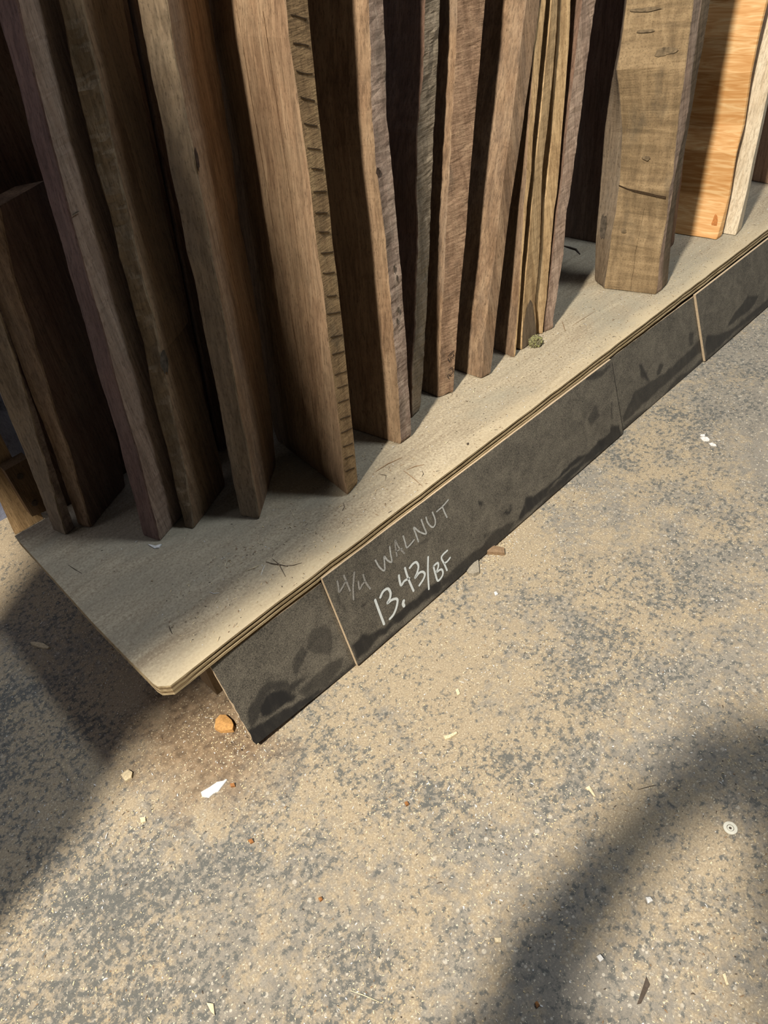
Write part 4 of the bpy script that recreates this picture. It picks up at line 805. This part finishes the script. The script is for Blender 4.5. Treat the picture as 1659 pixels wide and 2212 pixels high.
patch(obs['b7'], B['b7']['M'], B['b7']['R'], .10, .588, .007, .011, M['knot'], 'knot', seed=2)
for i, (t_, z_, w_, h_) in enumerate(((.45, .46, .004, .012), (.6, .445, .003, .010), (.5, .40, .005, .009), (.35, .385, .004, .008))):
    patch(obs['b7'], B['b7']['M'], B['b7']['R'], t_, z_, w_, h_, M['stain'], 'stain', seed=3 + i)
L6 = leftpath(B['b6'])
for pts_ in ([(.52, .50), (.515, .60), (.51, .70), (.505, .79)], [(.60, .36), (.59, .42), (.585, .45)], [(.70, .30), (.70, .40), (.705, .52)], [(.80, .24), (.80, .40), (.79, .60), (.79, .78)]):
    strip(obs['b6'], L6, B['b6']['M'], pts_, .0010, M['c_brown'], 'grain_groove')
for i, (t_, z_, w_, h_) in enumerate(((.30, .66, .05, .006), (.70, .60, .035, .010), (.62, .595, .02, .006), (.35, .63, .03, .005), (.5, .43, .018, .007), (.25, .30, .012, .010), (.60, .75, .05, .010), (.3, .71, .02, .02))):
    patch(blk, px[1], px[2], t_, z_, w_, h_, M['stain2'], 'stain', out=0.0019, seed=9 + i)
patch(blk, px[0], px[1], .45, .30, .016, .055, M['stain'], 'stain', out=0.0019, seed=20)
for i, (t_, z_) in enumerate(((.5, .63),)):
    patch(obs['b3'], B['b3']['M'], B['b3']['R'], .10, z_, .014, .0016, M['stain'], 'scar', seed=30 + i)
patch(obs['b5'], B['b5']['M'], B['b5']['R'], .03, .66, .010, .022, M['knot'], 'knot', seed=40)
patch(obs['b4'], B['b4']['M'], B['b4']['R'], .03, .435, .02, .03, M['stain'], 'stain', seed=41)
patch(obs['b16'], leftpath(B['b16']), B['b16']['M'], .90, .215, .012, .045, flat_mat('reddish_streak', (0.62, 0.25, 0.08)), 'streak', out=0.0009, seed=42)

# ---------------------------------------------------------------- debris
def solid(name, pts, z, th, mat, curl=0.0):
    cx = sum(p[0] for p in pts) / len(pts); cy = sum(p[1] for p in pts) / len(pts); n = len(pts)
    vs = [(p[0] - cx, p[1] - cy, 0.0004) for p in pts]
    top = [((p[0] - cx) * .96, (p[1] - cy) * .96, th * (0.7 + 0.6 * rnd.random()) + 0.0004) for p in pts]
    vs += top + [(0, 0, th * 1.25 + .0004)]
    fs = [tuple(range(n - 1, -1, -1))] + [(i, (i + 1) % n, n + (i + 1) % n, n + i) for i in range(n)] + [(n + i, n + (i + 1) % n, 2 * n) for i in range(n)]
    bm = bmesh.new(); V_ = [bm.verts.new(q_) for q_ in vs]
    for q_ in fs: bm.faces.new([V_[i] for i in q_])
    bmesh.ops.recalc_face_normals(bm, faces=bm.faces[:])
    me = bpy.data.meshes.new(name); bm.to_mesh(me); bm.free(); me.materials.append(mat)
    o = bpy.data.objects.new(name, me); col.objects.link(o); o.location = (cx, cy, z); return o
def stick(name, pts, z, wd, mat):
    P = [Vector((a, b_, 0)) for a, b_ in pts]; c0 = sum(P, Vector()) / len(P); n = len(P); vs, fs = [], []
    for i, p in enumerate(P):
        t = (P[min(i + 1, n - 1)] - P[max(0, i - 1)]).normalized(); nn = Vector((-t.y, t.x, 0)); r_ = wd / 2 * (1.0 if 0 < i < n - 1 else 0.55)
        lift = 0.0004 if 0 < i < n - 1 else 0
        for a in range(5):
            an = 2 * math.pi * a / 5; vs.append(p - c0 + nn * math.cos(an) * r_ + Vector((0, 0, math.sin(an) * r_ + r_ + lift)))
    for i in range(n - 1):
        for a in range(5):
            fs.append((i * 5 + a, i * 5 + (a + 1) % 5, (i + 1) * 5 + (a + 1) % 5, (i + 1) * 5 + a))
    fs += [(4, 3, 2, 1, 0), tuple((n - 1) * 5 + a for a in range(5))]
    return mesh_obj(name, vs, fs, mat, None, None, False, (c0.x, c0.y, z))
CM = dict(white='c_white', orange='c_orange', pale='c_chip', brown='c_brown', dark='c_dark', greywood='c_greywood', rust='c_rust')
for d_ in DATA['deb']:
    z = d_['z'] if d_['z'] > 0.1 else 0.0
    mt = M[CM[d_['m']]]
    o = solid(d_['n'], d_['p'], z, d_['t'], mt) if d_['k'] == 'flat' else stick(d_['n'], d_['p'], z, d_['w'], mt)
    tag(o, d_['l'], d_['c'])
# washer
wl = DATA['misc']['washer']
wo = bpy.data.objects.new('washer', None); col.objects.link(wo); wo.location = (wl[0], wl[1], 0); wo.rotation_euler = (0, 0, 0)
tag(wo, 'small round cream washer with a dark centre hole on the floor, lower right', 'washer')
CW = flat_mat('cream_washer', (0.86, 0.84, 0.72), 0.45, 0.05)
a, b_ = ring(0.0040, 0.0075, 0.0006, 0.0022); mesh_obj('rim', a, b_, CW, wo)
a, b_ = ring(0.0016, 0.0034, 0.0006, 0.0019); mesh_obj('hub', a, b_, CW, wo)
a, b_ = ring(0.0033, 0.0041, 0.0004, 0.0013); mesh_obj('groove', a, b_, M['c_dark'], wo)
a, b_ = ring(0.00005, 0.0017, 0.0004, 0.0009); mesh_obj('hole', a, b_, M['c_dark'], wo)
# mossy lump
lc = DATA['misc']['lichen']
bm = bmesh.new(); bmesh.ops.create_icosphere(bm, subdivisions=4, radius=1.0)
for v_ in bm.verts:
    n_ = v_.co.normalized(); k_ = 1 + 0.28 * noise.noise(n_ * 3) + 0.22 * noise.noise(n_ * 9); v_.co = Vector((n_.x * .0135 * k_, n_.y * .012 * k_, max(-0.006, n_.z * .012 * k_)))
me = bpy.data.meshes.new('moss_lump'); bm.to_mesh(me); bm.free(); me.materials.append(M['c_moss'] if False else None)
k = NT('grey_green_fibres', 0.95, 0.05); g = k.noise(k.mapped((1, 1, 1)), 160, 4, 0.7, 1.5)
k.color(k.ramp(g, [(0.35, (0.10, 0.095, 0.06)), (0.5, (0.25, 0.22, 0.13)), (0.62, (0.48, 0.52, 0.20))])); k.bump(g, 1, 0.003)
me.materials.clear(); me.materials.append(k.m)
mo = bpy.data.objects.new('moss_lump', me); col.objects.link(mo); mo.location = (lc[0], lc[1] - 0.002, H + 0.0065)
tag(mo, 'grey green mossy fibrous lump at the foot of the thin golden boards', 'lump')

# ---------------------------------------------------------------- countless shavings
SM = [M['c_chip'], M['c_white'], M['c_dust'], M['c_brown'], M['c_dark']]
def scatter(name, label, n, pos_fn, size_fn, weights, seed):
    R = random.Random(seed); vs, fs, mi = [], [], []
    for _ in range(n):
        x_, y_, z_ = pos_fn(R); L_, W_ = size_fn(R); an = R.random() * math.pi * 2; ca, sa = math.cos(an), math.sin(an)
        up = L_ * R.uniform(0.05, 0.3); b0 = len(vs); cv = R.uniform(-.3, .3) * L_
        for u, v_, zz in ((-.5, -.5, 0), (0.05, -.6, up), (.5, -.3, up * .3), (.5, .3, up * .2), (-.05, .6, up * 1.1), (-.5, .4, 0.0002)):
            lx, ly = u * L_, v_ * W_ + cv * (0.25 - u * u)
            vs.append((x_ + lx * ca - ly * sa, y_ + lx * sa + ly * ca, z_ + 0.0003 + zz))
        fs += [(b0, b0 + 1, b0 + 4, b0 + 5), (b0 + 1, b0 + 2, b0 + 3, b0 + 4)]
        m_ = R.choices(range(5), weights)[0]; mi += [m_, m_]
    o = mesh_obj(name, vs, fs, SM, None, mi); tag(o, label, 'shavings', None, 'stuff'); return o
def fpile(R):
    c_ = R.choice([(0.285, -0.043), (0.31, -0.041), (0.34, -0.044), (-0.19, 0.015), (-0.2, 0.06), (-0.17, -0.005), (-.36, -.0)]); return R.gauss(c_[0], .022), min(R.gauss(c_[1], .012), -0.036) if c_[0] > 0 else R.gauss(c_[1], .03), 0.0
def ffl(R):
    if R.random() < 0.07: return fpile(R)
    while True:
        x_ = R.uniform(-0.62, 1.7); y_ = R.uniform(-0.70, 0.60)
        if x_ > -0.22 and y_ > -0.035 and not (x_ < -0.16 and y_ < .4): continue
        if y_ > -0.04 and x_ > -0.19: continue
        dn = noise.noise(Vector((x_ * 7, y_ * 7, 0))) + 0.45
        if x_ > 0.7 and R.random() < 0.5: continue
        if R.random() < max(0.15, dn): return x_, y_, 0.0
scatter('floor_shavings', 'tiny pale wood shavings and crumbs strewn over the concrete floor', 15000, ffl,
        lambda R: (R.uniform(.0010, .0030) * (1.8 if R.random() < .08 else 1) * (1.6 if R.random() < .04 else 1), R.uniform(.0005, .0013)), [5, 1.6, 4, 1.6, 1.0], 3)
def fsh(R):
    while True:
        x_ = R.uniform(-0.20, 1.6); y_ = R.uniform(0.002, 0.40) if R.random() < .3 else R.uniform(0.002, 0.14)
        if x_ < -0.19 + max(0, 0.02 - y_): continue
        return x_, y_, H
scatter('platform_crumbs', 'scattered splinters and sawdust crumbs on the platform top', 2600, fsh, lambda R: (R.uniform(.0012, .0040) * (2.2 if R.random() < .10 else 1), R.uniform(.0004, .0010)), [5, 1.4, 4, 4, 2.2], 9)
# ---------------------------------------------------------------- person and an added slab outside the frame (they throw the soft shadows)
SK = flat_mat('skin', (0.55, 0.33, 0.22), 0.6, 0.08, 40); JE = flat_mat('dark_jeans', (0.05, 0.07, 0.12), 0.9); SH = flat_mat('charcoal_shirt', (0.10, 0.10, 0.11), 0.9)
SO = flat_mat('brown_boot', (0.14, 0.09, 0.05), 0.7); HA = flat_mat('brown_hair', (0.06, 0.04, 0.025), 0.7); PM = flat_mat('black_phone', (0.02, 0.02, 0.022), 0.3, 0.1)
BM = [SK, JE, SH, SO]
def person(name, label, J, E_):
    names = list(J); me = bpy.data.meshes.new(name)
    me.from_pydata([J[n][0] for n in names], [(names.index(a), names.index(b_)) for a, b_, *_ in E_], []); 
    o = bpy.data.objects.new('tmp_body', me); col.objects.link(o)
    md = o.modifiers.new('s', 'SKIN'); md.use_smooth_shade = True
    lay = me.skin_vertices[0] if len(me.skin_vertices) else None
    if lay is None:
        bm = bmesh.new(); bm.from_mesh(me); bm.verts.layers.skin.verify(); bm.to_mesh(me); bm.free(); lay = me.skin_vertices[0]
    for i, n in enumerate(names):
        r_ = J[n][1]; lay.data[i].radius = r_ if isinstance(r_, tuple) else (r_, r_); lay.data[i].use_root = (n == 'pelvis')
    sb = o.modifiers.new('b', 'SUBSURF'); sb.levels = 2
    dg = bpy.context.evaluated_depsgraph_get(); em = bpy.data.meshes.new_from_object(o.evaluated_get(dg))
    bpy.data.objects.remove(o, do_unlink=True)
    p0 = Vector(J['pelvis'][0]); p0.z = 0
    em.materials.clear()
    for m_ in BM: em.materials.append(m_)
    segs = [(Vector(J[a][0]), Vector(J[b_][0]), mi_) for a, b_, mi_ in E_]
    for p in em.polygons:
        c = p.center; best = 9; bi = 0
        for a, b_, mi_ in segs:
            ab = b_ - a; t = max(0, min(1, (c - a).dot(ab) / max(ab.length_squared, 1e-9))); dd = (c - a - ab * t).length
            if dd < best: best, bi = dd, mi_
        p.material_index = bi; p.use_smooth = True
    em.transform(Matrix.Translation(-p0)); em.name = name
    root = bpy.data.objects.new(name, None); col.objects.link(root); root.location = p0; tag(root, label, 'person')
    b = bpy.data.objects.new('body', em); col.objects.link(b); b.parent = root
    # hair cap, eyes
    hd = Vector(J['head'][0]); fw = (Vector(J['nose'][0]) - hd).normalized()
    bm = bmesh.new(); bmesh.ops.create_uvsphere(bm, u_segments=20, v_segments=14, radius=0.112)
    for v_ in list(bm.verts):
        if v_.co.normalized().dot(fw) > 0.35 and v_.co.z < 0.07: bm.verts.remove(v_)
    for v_ in bm.verts: v_.co.z *= 1.05
    for v_ in [q_ for q_ in bm.verts if q_.co.z < -0.06]: bm.verts.remove(v_)
    m2 = bpy.data.meshes.new('hair'); bm.to_mesh(m2); bm.free(); m2.materials.append(HA)
    hh = bpy.data.objects.new('hair', m2); col.objects.link(hh); hh.parent = root; hh.location = hd - p0 - fw * 0.012 + Vector((0, 0, 0.02))
    sd = Vector((-fw.y, fw.x, 0)).normalized()
    for s in (-1, 1):
        bm = bmesh.new(); bmesh.ops.create_uvsphere(bm, u_segments=10, v_segments=8, radius=0.012); m3 = bpy.data.meshes.new('eye'); bm.to_mesh(m3); bm.free(); m3.materials.append(CW)
        e_ = bpy.data.objects.new('eye', m3); col.objects.link(e_); e_.parent = root; e_.location = hd - p0 + fw * 0.088 + sd * 0.032 * s + Vector((0, 0, 0.01))
    return root
def hand(J, E_, key, wrist, dirv, side, mi_=0, curl=0.5):
    d_ = Vector(dirv).normalized(); s_ = Vector(side).normalized(); n_ = d_.cross(s_).normalized(); w_ = Vector(J[wrist][0])
    pm = w_ + d_ * 0.05; J[key + 'palm'] = (tuple(pm), (0.034, 0.016)); E_.append((wrist, key + 'palm', mi_))
    for i, (of, ln) in enumerate(((-0.030, .062), (-0.010, .075), (0.010, .070), (0.029, .055))):
        a = pm + d_ * 0.038 + s_ * of; b_ = a + d_ * ln * .5 + n_ * ln * .15 * curl; c_ = b_ + d_ * ln * .4 * (1 - curl * .6) + n_ * ln * .45 * curl
        J[f'{key}k{i}'] = (tuple(a), .010); J[f'{key}m{i}'] = (tuple(b_), .009); J[f'{key}t{i}'] = (tuple(c_), .007)
        E_ += [(key + 'palm', f'{key}k{i}', mi_), (f'{key}k{i}', f'{key}m{i}', mi_), (f'{key}m{i}', f'{key}t{i}', mi_)]
    a = pm - s_ * .040 - d_ * .01; b_ = a - s_ * .018 + d_ * .032
    J[key + 'th0'] = (tuple(a), .012); J[key + 'th1'] = (tuple(b_), .009); E_ += [(key + 'palm', key + 'th0', mi_), (key + 'th0', key + 'th1', mi_)]
# added unseen slab and post left of the frame, outlined to throw the left shadow
EA = [('pelvis', 'belly', 2), ('belly', 'chest', 2), ('chest', 'neck', 2), ('neck', 'head', 0), ('head', 'crown', 0), ('head', 'nose', 0), ('pelvis', 'hipR', 1), ('hipR', 'kneeR', 1), ('kneeR', 'ankR', 1), ('ankR', 'toeR', 3), ('ankR', 'heelR', 3),
      ('pelvis', 'hipL', 1), ('hipL', 'kneeL', 1), ('kneeL', 'ankL', 1), ('ankL', 'toeL', 3), ('ankL', 'heelL', 3), ('chest', 'shR', 2), ('shR', 'elR', 2), ('elR', 'wrR', 2), ('chest', 'shL', 2), ('shL', 'elL', 2), ('elL', 'wrL', 2)]
SO_ = [(-.15, 0.0), (-.145, .3), (-.13, .65), (-.15, .8), (-.14, 1.02), (-.215, 1.19), (-.255, 1.31), (-.29, 1.43), (-.315, 1.50), (-.29, 1.60), (-.255, 1.70), (-.235, 1.82), (-.19, 1.90), (-.10, 1.93), (.05, 1.94), (.30, 1.92), (.31, 1.45), (.28, 1.25), (.18, 1.17), (.17, 1.0), (.175, .5), (.17, 0.0)]
ns_ = len(SO_); sx_ = -.87
vs = [(-.03 + zz * .012, yy, zz) for yy, zz in SO_] + [(.03 + zz * .012, yy, zz) for yy, zz in SO_]
bm = bmesh.new(); V_ = [bm.verts.new(q_) for q_ in vs]
for q_ in [tuple(range(ns_)), tuple(range(2 * ns_ - 1, ns_ - 1, -1))] + [(i, ns_ + i, ns_ + (i + 1) % ns_, (i + 1) % ns_) for i in range(ns_)]: bm.faces.new([V_[i] for i in q_])
bmesh.ops.recalc_face_normals(bm, faces=bm.faces[:]); me = bpy.data.meshes.new('slab'); bm.to_mesh(me); bm.free(); me.materials.append(M['walnutd'])
sl = bpy.data.objects.new('added_shadow_slab', me); col.objects.link(sl); sl.location = (sx_, 0, 0); tag(sl, 'added unseen slab, shaped to cast the big shadow over the left end of the platform', 'slab')
post(sx_ + .10, .06, 0, .08, .08, 1.88, PINED, 'added square post propping the unseen shadow-casting slab', 'post', cat='post')  # added prop for the slab, unseen as well
# photographer: crouches behind the camera holding a phone with both hands
JB = {'pelvis': ((-.92, -1.02, .40), (.14, .12)), 'belly': ((-.88, -.98, .56), (.13, .11)), 'chest': ((-.80, -.90, .80), (.15, .12)), 'neck': ((-.72, -.83, 1.00), .058),
      'head': ((-.66, -.78, 1.13), .095), 'crown': ((-.68, -.79, 1.21), .075), 'nose': ((-.57, -.71, 1.10), .015),
      'hipR': ((-.84, -1.10, .38), .10), 'kneeR': ((-.52, -1.02, .56), .065), 'ankR': ((-.66, -1.04, .10), .045), 'toeR': ((-.54, -1.00, .035), (.042, .032)), 'heelR': ((-.72, -1.06, .035), .032),
      'hipL': ((-.88, -.86, .40), .10), 'kneeL': ((-.53, -.53, .56), .055), 'ankL': ((-.58, -.51, .10), .038), 'toeL': ((-.53, -.47, .035), (.040, .030)), 'heelL': ((-.63, -.54, .035), .030),
      'shL': ((-.80, -.72, .90), .060), 'elL': ((-.56, -.53, .67), .042), 'wrL': ((-.455, -.550, .81), .030),
      'shR': ((-.68, -.98, .92), .060), 'elR': ((-.50, -.90, .74), .045), 'wrR': ((-.40, -.735, .83), .030)}
EB = [(a, b_, c_) for a, b_, c_ in EA if not (a.startswith('a') and a[1:2] in 'pkmt') and a not in ('wrR', 'wrL') and not a.startswith('b') ]
EB = [e_ for e_ in EB if e_[0] in JB and e_[1] in JB] + [('belly', 'chest', 2)] * 0
if ('belly', 'chest', 2) not in EB: EB.append(('belly', 'chest', 2))
FWD = Vector(RX[2]); SIDE = Vector(RX[0]); DWN = Vector(RX[1]); CP = Vector(CAMPOS)
hand(JB, EB, 'c', 'wrL', (CP - FWD * .03 - SIDE * .045 - Vector(JB['wrL'][0])), tuple(FWD.cross(SIDE)), curl=.7)
hand(JB, EB, 'd', 'wrR', (CP - FWD * .03 + SIDE * .02 + DWN * .05 - Vector(JB['wrR'][0])), tuple(FWD.cross(SIDE)), curl=.7)
person('person', 'crouching person in a charcoal shirt holding a phone, behind the viewpoint', JB, EB)
ph = bpy.data.objects.new('phone', None)
bm = bmesh.new(); bmesh.ops.create_cube(bm, size=1.0)
for q_ in bm.verts: q_.co = Vector((q_.co.x * .074, q_.co.y * .150, q_.co.z * .008))
bmesh.ops.bevel(bm, geom=[e_ for e_ in bm.edges if abs((e_.verts[0].co - e_.verts[1].co).z) > .005], offset=.010, segments=4, affect='EDGES')
me = bpy.data.meshes.new('phone'); bm.to_mesh(me); bm.free(); me.materials.append(PM)
ph = bpy.data.objects.new('phone', me); col.objects.link(ph)
cc = CP - FWD * 0.014 + DWN * 0.05 + SIDE * 0.015
ph.matrix_world = Matrix(((r.x, -d.x, -f.x, cc.x), (r.y, -d.y, -f.y, cc.y), (r.z, -d.z, -f.z, cc.z), (0, 0, 0, 1)))
tag(ph, 'black phone held upright in the crouching person\'s hands', 'phone')
